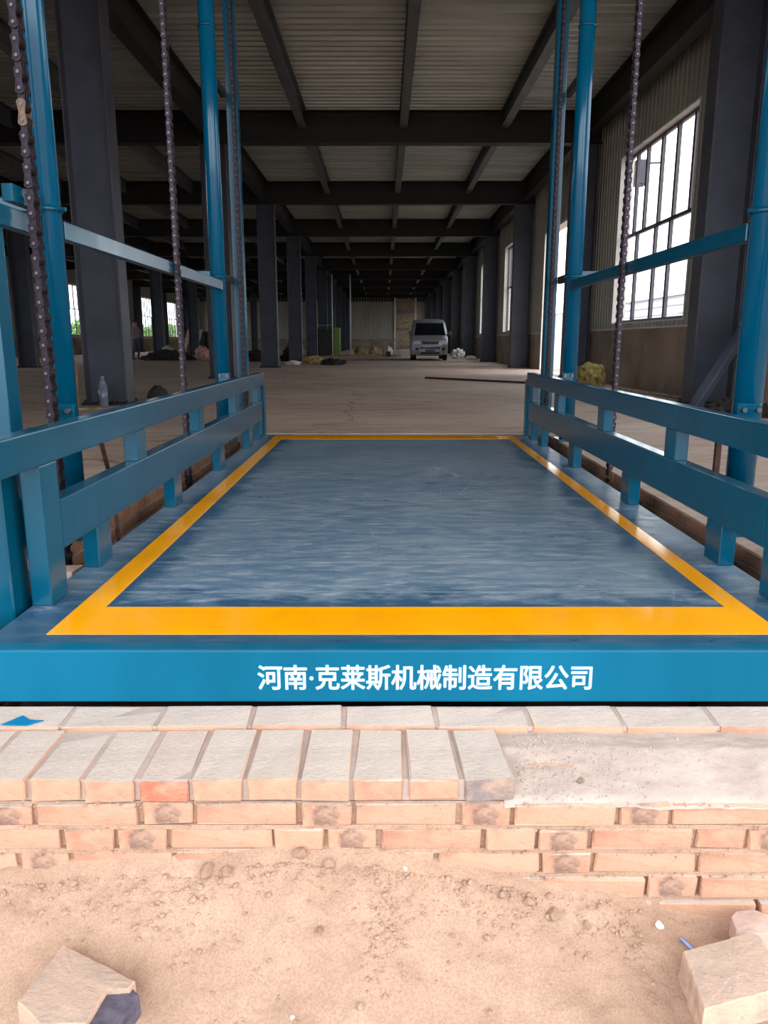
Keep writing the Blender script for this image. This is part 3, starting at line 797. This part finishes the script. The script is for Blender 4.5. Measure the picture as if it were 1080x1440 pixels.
# sand bank in front
def zwall(x):
    pts = [(-3, -.40), (-.80, -.392), (-.60, -.368), (-.2, -.342), (.0, -.352), (.15, -.375), (.32, -.425), (.5, -.462), (.7, -.492), (.9, -.53), (3, -.60)]
    for (a_, za), (b_, zb) in zip(pts, pts[1:]):
        if x <= b_: t = max(0, (x-a_)/(b_-a_)); return za+(zb-za)*t
    return -.6
def zsand(x, y_):
    t = max(0, min(1, (1.63-y_)/.55)); z = zwall(x)*(1-t)**1.3 + -.66*(1-(1-t)**1.3)
    amp = 1.0 if y_ > .4 else .4
    z += amp*(.004*max(0, noise.noise(Vector((x*22, y_*22, 7))))*4*max(0, (y_-1.35)/.3) + .022*noise.noise(Vector((x*3.2, y_*3.2, 1))) + .011*noise.noise(Vector((x*11, y_*11, 2))) + .005*noise.noise(Vector((x*31, y_*31, 5))) + .0022*noise.noise(Vector((x*80, y_*80, 9))))
    return z
struct(grid('ground', -1.6, 1.7, .75, 1.655, 330, 110, zsand, 'sand'))
def zout(x, y_):
    return zsand(x, .75) if y_ >= .7499 and -1.6 <= x <= 1.7 else -.66+.02*noise.noise(Vector((x*.7, y_*.7, 0)))
struct(MB().box(-150, 160, -60, .75, -.9, -.665).box(-150, -1.6, .75, 1.6, -.9, -.66).box(1.7, 160, .75, 1.6, -.9, -.66).build('ground_outer', 'sand'))
# loose rubble at the foot of the wall
items = []
for i_ in range(1700):
    cl = rr.choice([(.42, 1.56, .16, .035), (.2, 1.57, .1, .03), (-.25, 1.57, .18, .02), (-.45, 1.5, .14, .05), (.1, 1.5, .5, .09), (.0, 1.5, .03, .06), (.62, 1.52, .08, .03), (-.75, 1.57, .2, .03)])
    x_ = rr.gauss(cl[0], cl[2]); y_ = min(1.585, rr.gauss(cl[1], cl[3])); s_ = min(.013, rr.expovariate(1/.0022)+.0014)
    if (x_ > .60 and y_ < 1.58) or x_ > .8 or (x_ < -.48 and y_ < 1.46): continue
    items.append(((x_, y_, zsand(x_, y_)+s_*.2), s_, i_))
scatter('gravel', 'sand', items)
bpy.data.objects['gravel']['label'] = 'loose crumbs of sand and mortar strewn at the foot of the brick ledge'; bpy.data.objects['gravel']['category'] = 'gravel'

# named stones
def stone(name, x_, y_, sx, sy, sz, rz, seed, mat, label, cat='stone', sub=2, sink=.25):
    o = link(name, rock_mesh(name, seed, sub), mat); o.scale = (sx, sy, sz); o.rotation_euler = (0, 0, rz)
    o.location = (x_, y_, zsand(x_, y_)+sz*(1-sink)*.55); return tag(o, label, cat)
def slab(name, poly, ztop, th, mat, label, parent=None, cat='brick', jit=.0012, seed=1, flare=0.006):
    """broken slab: outline poly (metres), uneven top and slightly battered sides"""
    rnd_ = random.Random(seed); off = parent_origin(parent); bm = bmesh.new()
    pts = []
    for (a_, b_), (c_, d_) in zip(poly, poly[1:]+poly[:1]):
        n_ = max(2, int(math.hypot(c_-a_, d_-b_)/.018))
        for i_ in range(n_):
            f_ = i_/n_; j_ = 0 if i_ == 0 else jit
            pts.append((a_+(c_-a_)*f_+rnd_.uniform(-j_, j_), b_+(d_-b_)*f_+rnd_.uniform(-j_, j_)))
    cx = sum(p[0] for p in pts)/len(pts); cy = sum(p[1] for p in pts)/len(pts)
    def ring(sc_, z, jz): return [bm.verts.new((cx+(p[0]-cx)*sc_-off[0], cy+(p[1]-cy)*sc_-off[1], z+rnd_.uniform(-jz, jz)-off[2])) for p in pts]
    rings = [ring(.3, ztop+.001, .0003), ring(.7, ztop, .0004), ring(.975, ztop-.001, .0004), ring(1.0, ztop-.005, .0008), ring(1.0+flare, ztop-th*.6, .001), ring(1.0+flare*2, ztop-th, 0)]
    for r0, r1 in zip(rings, rings[1:]):
        for i_ in range(len(pts)):
            j_ = (i_+1) % len(pts); bm.faces.new((r0[i_], r0[j_], r1[j_], r1[i_]))
    bm.faces.new(rings[0]); bm.faces.new(list(reversed(rings[-1])))
    bmesh.ops.recalc_face_normals(bm, faces=bm.faces)
    me = bpy.data.meshes.new(name); bm.to_mesh(me); bm.free(); o = link(name, me, mat, parent)
    if parent is None: tag(o, label, cat)
    elif label: o['label'] = label
    return o
lb = tag(empty('broken_brick', (-.65, 1.36, -.54)), 'broken pale brick with a dark core lying on the sand, bottom left', 'brick')
slab('fired_face', [(-.705, 1.439), (-.515, 1.341), (-.521, 1.322), (-.566, 1.318), (-.579, 1.238), (-.665, 1.236), (-.735, 1.29)], -.455, .07, 'broken_brick', None, lb, seed=2)
slab('broken_core', [(-.575, 1.325), (-.523, 1.340), (-.500, 1.319), (-.523, 1.245), (-.583, 1.236)], -.468, .05, 'brick_core_dark', 'dark purplish burnt core', lb, seed=3)
slab('broken_brick', [(.647, 1.417), (.818, 1.471), (.835, 1.462), (.830, 1.325), (.633, 1.269)], -.452, .07, 'broken_brick', 'large tan brick slab lying flat on the sand, bottom right', seed=4, flare=.02)
slab('broken_brick', [(.814, 1.552), (.835, 1.572), (.882, 1.576), (.920, 1.548), (.905, 1.506), (.845, 1.502), (.808, 1.512)], -.482, .05, 'stone_pale', 'pinkish white brick fragment behind the large tan slab', seed=5)
slab('broken_brick', [(.70, 1.272), (.80, 1.285), (.80, 1.215), (.69, 1.205)], -.527, .05, 'stone_pale', 'pale brick fragment under the front corner of the large tan slab', seed=6)
stone('stone', .551, 1.262, .022, .018, .02, .4, 3, 'sack_pink', 'small pink stone flake at the bottom edge, left of the tan slab')
stone('pebble', .650, 1.555, .011, .010, .012, 0, 5, 'pebble_white', 'bright white pebble near the foot of the ledge on the right', 'pebble')
stone('pebble', .19, 1.585, .009, .009, .009, 0, 6, 'brick_yellow', 'cream pebble at the foot of the ledge, right of centre', 'pebble')
stone('pebble', -.143, 1.47, .013, .010, .010, 1, 7, 'broken_brick', 'lone tan pebble on the open sand left of centre', 'pebble')
stone('pebble', .05, 1.592, .006, .006, .006, 1, 8, 'pebble_white', 'tiny white pebble by the crumbs near the middle of the ledge', 'pebble')
stone('pebble', -.19, 1.33, .006, .005, .005, 1, 9, 'pebble_white', 'tiny whitish pebble on the sand, low and left of centre', 'pebble')
for k_, (x_, y_, s_, lb_) in enumerate([(-.20, 1.60, .020, 'below the third brick joint'), (-.42, 1.59, .024, 'nearest the left end of the clods'), (-.37, 1.58, .018, 'leftish, beside the largest clod'), (.34, 1.565, .017, 'right of the cream pebble'), (.40, 1.55, .02, 'on the right below the slanting bricks'), (.47, 1.53, .014, 'rightmost of the clods'), (-.13, 1.59, .016, 'just left of the middle of the ledge'), (.28, 1.575, .015, 'right beside the cream pebble')]):
    stone('clod', x_, y_, s_, s_*.8, s_*.8, k_, 20+k_, 'sand', 'crumbly sand clod, ' + lb_, 'clod')
o = tag(MB().tube((.695, 1.538, zsand(.695, 1.538)+.006), (.745, 1.475, zsand(.745, 1.475)+.007), .004, 8).build('glass_sliver', 'glass_shard'), 'thin bluish glass sliver on the sand behind the tan slab', 'glass')
o = tag(MB().path([(.345, 1.70, -.181), (.38, 1.703, -.176), (.43, 1.698, -.177), (.462, 1.701, -.181)], .0022, 6).build('twig', 'twig'), 'thin dry twig lying on the mortar right of the last header brick', 'twig')
stone('pebble', .47, 1.66, .012, .010, .008, 0, 31, 'broken_brick', 'flat tan pebble bedded in the mortar below the twig', 'pebble').location.z = -.194
sp = MB(); sp.prism([(-1.02, 1.872), (-.985, 1.925), (-.955, 1.90), (-.915, 1.896), (-.95, 1.868)], 2, -.1625, -.1605)
tag(sp.build('paint_flake', 'blue_scrap'), 'blue paint flake lying on the top bricks at the left edge', 'paint flake')
slab('broken_brick', [(-1.325, 2.80), (-1.20, 2.83), (-1.19, 2.93), (-1.325, 2.92)], -.03, .09, 'stone_pale', 'pale brick chunk wedged beside the platform below the left railing', seed=8)
tag(bpy.data.objects['broken_brick.004'] if 'broken_brick.004' in bpy.data.objects else o, bpy.data.objects['broken_brick.004']['label'], 'brick')

# ================================================================== THINGS IN THE HALL
def pile(name, x_, y_, sx, sy, sz, seed, mat, label, cat, rough=.3, freq=2.2, sub=4, rz=0):
    o = link(name, blob_mesh(name, sx, sy, sz, seed, rough, freq, sub), mat, smooth=True)
    o.location = (x_, y_, 0); o.rotation_euler = (0, 0, rz); return tag(o, label, cat)
pile('sack', 3.88, 14.7, .30, .24, .30, 3, 'sack_yellow', 'bulging mustard yellow sack against the right wall behind the far right tube', 'sack', .22)
o = tag(MB().bar((4.05, 13.6, .03), (4.45, 11.6, .03), .10, .03).build('plank', 'timber'), 'pale thin plank on the floor along the right wall dado', 'plank')
o = tag(MB().bar((3.58, 8.95, .06), (4.62, 9.9, 1.16), .11, .11).build('steel_beam', 'steel_slate', bevel=.004), 'dark steel beam leaning against the nearest right-hand column', 'beam')
for k_, (x_, y_, s_, l_) in enumerate([(3.98, 9.0, .14, 'under the leaning steel beam'), (4.2, 8.7, .12, 'right of the leaning steel beam')]):
    pile('rubble_heap', x_, y_, s_*1.6, s_, s_*.8, 60+k_, 'dark_rubble', 'small dark heap of rubble ' + l_, 'rubble', .5, 4)
o = tag(MB().bar((.95, 17.8, .025), (2.9, 15.6, .025), .05, .04).build('pole', 'rust_bar'), 'long dark pole lying on the floor right of centre', 'pole')
bdm = MB().prism([(-4.30, 0), (-3.93, 0), (-3.91, .52), (-3.97, .62), (-4.14, .40)], 1, 9.95, 9.97)
o = tag(bdm.build('plywood_offcut', 'plywood'), 'brown plywood offcut leaning at the foot of the nearest left column', 'board')
o = tag(MB().bar((-4.25, 9.75, .02), (-3.55, 9.55, .02), .16, .03).build('plank', 'timber'), 'short brown board lying in front of the nearest left column', 'plank')
o = tag(MB().tube((-3.62, 10.0, 0), (-3.62, 10.0, .28), .055, 14).tube((-3.62, 10.0, .28), (-3.62, 10.0, .36), .055, 14, .02).tube((-3.62, 10.0, .36), (-3.62, 10.0, .40), .022, 12).build('bottle', 'bottle_plastic', smooth=True), 'pale plastic bottle standing in front of the nearest left column', 'bottle')
pile('stone', -3.30, 11.3, .14, .12, .14, 77, 'dark_rubble', 'grey stone behind the nearest left column on its right side', 'stone', .2)
pile('straw_heap', -2.62, 29.4, .42, .4, .2, 8, 'straw', 'low heap of yellow straw on the floor beside the black sheet', 'straw', .4, 3)
pile('sheet', -1.85, 28.4, .42, .3, .15, 9, 'black_sheet', 'crumpled black plastic sheet on the floor right of the straw heap', 'sheet', .4, 3)
pile('sheet', -3.35, 28.8, .25, .22, .10, 10, 'sack_white', 'crumpled white plastic sheet left of the straw heap', 'sheet', .4, 3)
for k_, (x_, y_, sx, sz, mt, lb_) in enumerate([(-1.45, 46.5, .32, .36, 'sack_yellow', 'tan bag behind the timber stack, leftmost of three'), (-.62, 46.6, .30, .36, 'straw', 'straw coloured bag behind the timber stack, middle one of three'), (.22, 46.4, .32, .40, 'sack_white', 'whitish bag behind the timber stack, rightmost of three')]):
    o = pile('bag', x_, y_, sx, .5, sz, 12+k_, mt, lb_, 'bag', .25, 2.2, 3)
tsk = tag(empty('timber_stack', (-.9, 44.3, 0)), 'low stack of loose planks on the floor in front of the three bags', 'timber')
rnd = random.Random(8)
for j in range(9):
    MB().bar((-3.0+rnd.uniform(0, .5), 43.4+.25*(j % 5), .03+.06*(j//5)), (.6+rnd.uniform(-.4, .4), 43.5+.3*(j % 5), .03+.06*(j//5)), .18, .05).build('plank', 'timber' if j % 2 else 'straw', tsk)
cab = tag(empty('cabinet', (-3.0, 46.8, 0)), 'tall black switch cabinet with a lime green side, between the far columns', 'cabinet')
MB().box(-3.95, -2.95, 46.6, 47.3, 0, 1.55).build('body', 'cabinet_dark', cab, bevel=.01)
MB().box(-2.95, -2.62, 46.6, 47.3, 0, 1.62).build('side_panel', 'lime_paint', cab, bevel=.01)
MB().box(-3.9, -3.0, 46.57, 46.6, .1, 1.45).build('door', 'cabinet_dark', cab)
sf = tag(empty('scaffold_frame', (-3.4, 46.0, 0)), 'thin grey scaffold frame standing around the black cabinet', 'scaffold')
for xx in (-4.3, -3.0, -1.95): MB().tube((xx, 46.0, 0), (xx, 46.0, 4.6), .035, 8).build('upright', 'galvanised', sf)
for zz in (1.75, ): MB().tube((-4.3, 46.0, zz), (-3.0, 46.0, zz), .03, 8).build('crossbar', 'galvanised', sf)
tr_ = tag(empty('tripod', (.45, 41, 0)), 'spindly metal tripod on the floor in front of the back wall, left of the van', 'tripod')
for p in ((.05, 40.8, 0), (.9, 40.8, 0), (.5, 41.6, 0)): MB().tube(p, (.42, 41.1, 1.3), .02, 6).build('leg', 'galvanised', tr_)
MB().tube((.42, 41.1, 1.25), (.1, 41.0, 1.75), .025, 6).build('boom', 'galvanised', tr_)
MB().box(.1, .35, 40.8, 41.1, .05, .32).build('motor', 'cabinet_dark', tr_, bevel=.02)
cl = tag(empty('machine', (-4.45, 37.5, 0)), 'jumble of small dark site machine with hoses, between two left columns', 'machine')
o = link('body', blob_mesh('b', .32, .3, .4, 31, .4, 3, 4), 'dark_rubble', cl, True, (0, 0, 0))
MB().tube((-4.6, 37.5, .6), (-4.3, 37.4, 1.5), .03, 6).tube((-4.3, 37.4, 1.5), (-4.15, 37.4, .4), .03, 6).build('handle', 'rust_steel', cl)
for k_, (x_, y_, sx, sz, mt, lb_) in enumerate([
        (-5.35, 33.4, .6, .32, 'dark_rubble', 'dark rubble heap just left of the third left column'),
        (-3.95, 33.8, .45, .36, 'dark_rubble', 'dark rubble heap between the left columns beyond the straw'),
        (-9.55, 34.9, 1.05, .30, 'dark_rubble', 'long low dark heap of scrap behind the left hanging chain'),
        (-8.35, 36.0, .30, .42, 'sack_pink', 'pinkish bag at the right end of the long scrap heap'),
        (-10.0, 36.4, .35, .42, 'sack_white', 'white bag on the left behind the long scrap heap'),
        (-4.55, 40.5, .35, .9, 'straw', 'pale upright bundle between the left columns'),
        (3.55, 37.5, .30, .32, 'sack_white', 'white bag on the floor right of the van'),
        (4.05, 36.5, .24, .12, 'sack_white', 'flat white rag right of the van by the wall column'),
        (-14.6, 31.5, .35, .12, 'sack_pink', 'reddish rag on the floor at the far left')]):
    pile('rubble_heap' if 'heap' in lb_ else ('bundle' if 'bundle' in lb_ else ('rag' if 'rag' in lb_ else 'bag')), x_, y_, sx, .35, sz, 40+k_, mt, lb_, 'rubble' if 'heap' in lb_ else ('bundle' if 'bundle' in lb_ else ('rag' if 'rag' in lb_ else 'bag')), .4, 3.2, 4)
tb = tag(empty('work_table', (-13.0, 56, 0)), 'dark high work table with stored boards beside the far left tube', 'table')
MB().box(-13.6, -12.45, 56.6, 57.3, 1.45, 1.52).build('table_top', 'cabinet_dark', tb)
for xx in (-13.5, -13.1, -12.75): MB().box(xx, xx+.25, 56.7, 57.2, 0, 1.45).build('leg', 'cabinet_dark' if xx < -13 else 'rust_steel', tb)
for k_, (xx, mt) in enumerate(((-13.2, 'sack_pink'), (-12.85, 'plywood'), (-12.5, 'sack_white'))):
    o = tag(MB().bar((xx, 51.5, 0.0), (xx+.35, 52.3, 1.6), .35, .05).build('board', mt), ('pink', 'brown', 'white')[k_]+' board leaning near the column beside the left work table', 'board')

# ---- the van
van = tag(empty('van', (2.06, 35, 0)), 'small silver minivan parked facing the lift, deep in the hall', 'van')
HW = .80
PR = [(0.03, .25), (0, .42), (0, .62), (.03, .82), (.12, 1.0), (.22, 1.08), (.42, 1.36), (.66, 1.64), (.85, 1.76), (1.3, 1.83), (3.1, 1.84), (3.5, 1.74), (3.62, 1.2), (3.68, .7), (3.66, .28)]
def hwz(z): return HW*(1 if z < 1.0 else 1-.17*((z-1.0)/.84)**1.4)
def front_y(x, z):
    for (y0_, z0_), (y1_, z1_) in zip(PR[:10], PR[1:10]):
        if z <= z1_: f_ = max(0, (z-z0_)/(z1_-z0_)); yy = y0_+(y1_-y0_)*f_; break
    else: yy = 1.3
    return 35 + yy + .20*abs(x/HW)**4
US = [-1, -.96, -.85, -.6, 0, .6, .85, .96, 1]
bm = bmesh.new(); cols = []
for u in US:
    col = []
    for i_, (yy, zz) in enumerate(PR):
        push = .20*abs(u)**4 * (1 if i_ < 9 else (.0 if i_ < 11 else -.5))
        drop = (.05*abs(u)**6) if i_ in (8, 9, 10, 11) else 0
        col.append(bm.verts.new((u*hwz(zz), yy+push, zz-drop)))
    cols.append(col)
for c0, c1 in zip(cols, cols[1:]):
    for i_ in range(len(PR)-1): bm.faces.new((c0[i_], c1[i_], c1[i_+1], c0[i_+1]))
bm.faces.new(cols[0]); bm.faces.new(list(reversed(cols[-1])))
bm.faces.new([c[0] for c in reversed(cols)] + [c[-1] for c in cols])
bmesh.ops.recalc_face_normals(bm, faces=bm.faces)
me = bpy.data.meshes.new('body'); bm.to_mesh(me); bm.free()
link('body', me, 'van_silver', van, True)
def panel(name, mat, xb0, xb1, xt0, xt1, z0, z1, off=.012, nx=8, nz=3, lab=None):
    m = MB(); V = Vector(van.location)
    for dd in (off, -.03):
        for j in range(nz+1):
            f_ = j/nz; z = z0+(z1-z0)*f_; a_ = xb0+(xt0-xb0)*f_; b_ = xb1+(xt1-xb1)*f_
            for i_ in range(nx+1):
                x = a_+(b_-a_)*i_/nx; m.v.append((2.06+x, front_y(x, z)-dd, z))
    K = (nx+1)*(nz+1)
    for j in range(nz):
        for i_ in range(nx):
            k = j*(nx+1)+i_; m.f.append((k, k+1, k+nx+2, k+nx+1)); m.f.append((K+k+nx+1, K+k+nx+2, K+k+1, K+k))
    edge = [i_ for i_ in range(nx+1)] + [j*(nx+1)+nx for j in range(1, nz+1)] + [nz*(nx+1)+i_ for i_ in range(nx-1, -1, -1)] + [j*(nx+1) for j in range(nz-1, 0, -1)]
    for a_, b_ in zip(edge, edge[1:]+edge[:1]): m.f.append((a_, K+a_, K+b_, b_))
    o = m.build(name, mat, van)
    if lab: o['label'] = lab
    return o
ws = panel('windshield', 'van_glass', -.70, .70, -.60, .60, 1.10, 1.64)
panel('grille', 'van_dark', -.34, .34, -.38, .38, .72, .82)
panel('headlight', 'lamp_lens', -.76, -.40, -.72, -.42, .70, .86); panel('headlight', 'lamp_lens', .40, .76, .42, .72, .70, .86)
panel('bumper', 'van_silver', -.79, .79, -.79, .79, .26, .64, .045, 12)
panel('air_intake', 'van_dark', -.44, .44, -.46, .46, .50, .60, .06)
panel('air_intake', 'van_dark', -.44, .44, -.42, .42, .28, .36, .06)
panel('fog_light', 'van_dark', -.66, -.52, -.66, -.52, .44, .56, .06, 3); panel('fog_light', 'van_dark', .52, .66, .52, .66, .44, .56, .06, 3)
panel('number_plate', 'plate_blue', -.22, .22, -.22, .22, .37, .49, .065, 3)
MB().tube((2.06, 34.97, .90), (2.06, 35.06, .90), .05, 14).build('badge', 'bolt_steel', van)
for sx in (-1, 1):
    for yy in (35.62, 37.9):
        wv_ = MB().tube((2.06+sx*.60, yy, .28), (2.06+sx*.78, yy, .28), .28, 24).build('wheel', 'tyre', van)
        MB().tube((2.06+sx*.775, yy, .28), (2.06+sx*.79, yy, .28), .16, 16).build('hub_cap', 'galvanised', wv_)
    mr = MB().box(2.06+sx*.88-.07, 2.06+sx*.88+.07, 35.42, 35.52, 1.08, 1.28).build('mirror', 'van_dark', van, bevel=.02)
    MB().bar((2.06+sx*.74, 35.5, 1.1), (2.06+sx*.86, 35.47, 1.14), .03, .03).build('mirror_arm', 'van_dark', mr)
    MB().tube((2.06+sx*.35-.2, 35.235, 1.115), (2.06+sx*.35+.22, 35.27, 1.17), .008, 6).build('wiper', 'van_dark', van)
    for y0_, y1_ in ((35.75, 36.5), (36.6, 37.6), (37.7, 38.3)):
        xa_ = 2.06+sx*hwz(1.1); xb_ = 2.06+sx*hwz(1.6)
        m = MB(); m.v = [(xa_+sx*.006, y0_, 1.12), (xa_+sx*.006, y1_, 1.12), (xb_+sx*.006, y1_, 1.58), (xb_+sx*.006, y0_+.15, 1.58), (xa_-sx*.03, y0_, 1.12), (xa_-sx*.03, y1_, 1.12), (xb_-sx*.03, y1_, 1.58), (xb_-sx*.03, y0_+.15, 1.58)]
        m.f = [(0, 1, 2, 3), (7, 6, 5, 4), (0, 4, 5, 1), (1, 5, 6, 2), (2, 6, 7, 3), (3, 7, 4, 0)]
        m.build('side_window', 'van_glass', van)
MB().box(1.5, 2.62, 35.4, 38.4, .2, .28).build('underbody', 'van_dark', van)

# ---- the worker at the left
def skin_body(name, joints, edges, loc, rz, mats_by):
    me = bpy.data.meshes.new(name); me.from_pydata([j[0] for j in joints], edges, [])
    o = bpy.data.objects.new(name, me); C.objects.link(o)
    md = o.modifiers.new('s', 'SKIN'); md.use_smooth_shade = True; ss = o.modifiers.new('u', 'SUBSURF'); ss.levels = 2
    for v, j in zip(me.skin_vertices[0].data, joints): v.radius = (j[1], j[2] if len(j) > 2 else j[1])
    me.skin_vertices[0].data[0].use_root = True
    dg = bpy.context.evaluated_depsgraph_get(); m2 = bpy.data.meshes.new_from_object(o.evaluated_get(dg))
    bpy.data.objects.remove(o)
    for mt in mats_by[0]: m2.materials.append(M[mt])
    for p in m2.polygons: p.material_index = mats_by[1](p.center); p.use_smooth = True
    r = bpy.data.objects.new(name, m2); C.objects.link(r); r.location = loc; r.rotation_euler = (0, 0, rz); return r
J = [((0, 0, .95), .15, .11), ((0, -.01, 1.15), .14, .10), ((0, 0, 1.38), .17, .11), ((0, 0, 1.50), .06), ((0, -.02, 1.60), .085, .095), ((0, -.02, 1.70), .08, .09),
     ((.19, 0, 1.42), .055), ((.25, -.02, 1.15), .043), ((.20, -.22, .98), .033), ((.19, -.28, .95), .028),
     ((-.19, 0, 1.42), .055), ((-.25, -.04, 1.16), .043), ((-.16, -.28, 1.08), .033), ((-.13, -.34, 1.08), .028),
     ((.09, 0, .88), .095), ((.11, -.03, .50), .065), ((.12, .04, .09), .045), ((.12, -.13, .045), .04),
     ((-.09, 0, .88), .095), ((-.12, .05, .50), .065), ((-.13, .14, .09), .045), ((-.13, -.03, .045), .04)]
E_ = [(0, 1), (1, 2), (2, 3), (3, 4), (4, 5), (2, 6), (6, 7), (7, 8), (8, 9), (2, 10), (10, 11), (11, 12), (12, 13), (0, 14), (14, 15), (15, 16), (16, 17), (0, 18), (18, 19), (19, 20), (20, 21)]
hands = []
for (hx_, hy_, hz_), root, s_ in (((.19, -.28, .95), 9, 1), ((-.13, -.34, 1.08), 13, -1)):
    for f_ in range(5):
        k = len(J); dx = (f_-1.5)*.018*s_ if f_ < 4 else -.045*s_
        ln = (.07, .08, .075, .06, .035)[f_]
        J.append(((hx_+dx, hy_-.05 if f_ < 4 else hy_-.01, hz_-.01), .010)); J.append(((hx_+dx*1.1, hy_-.05-ln*.6 if f_ < 4 else hy_-.04, hz_-.03), .008)); J.append(((hx_+dx*1.1, hy_-.05-ln*.8 if f_ < 4 else hy_-.055, hz_-.06), .007))
        E_ += [(root, k), (k, k+1), (k+1, k+2)]
def mi(c):
    if c.z < .12: return 3
    if c.z < .96 and abs(c.x) < .24 and c.y > -.20: return 2
    if c.z > 1.47: return 0
    if (c.y < -.20): return 0
    return 1
worker = skin_body('person', J, E_, (-11.15, 35.4, 0), PI*.35, (['skin', 'shirt', 'trousers', 'boot'], mi))
tag(worker, 'person in grey work clothes and boots standing beside the nearest left column, hands held forward', 'person')
hm = MB(); o = link('hair', blob_mesh('hair', .095, .105, .085, 3, .06, 3, 3, False), 'hair', worker, True, (0, .005, 1.71))
link('nose', rock_mesh('n', 2, 1), 'skin', worker, True, (0, -.115, 1.635)).scale = (.014, .018, .02)
for sx in (-1, 1):
    link('eye', rock_mesh('n', 2, 1), 'hair', worker, True, (sx*.032, -.102, 1.66)).scale = (.012, .008, .007)
    link('ear', rock_mesh('n', 4, 1), 'skin', worker, True, (sx*.09, -.01, 1.64)).scale = (.01, .02, .03)
link('mouth', rock_mesh('n', 2, 1), 'sack_pink', worker, True, (0, -.103, 1.597)).scale = (.024, .006, .006)
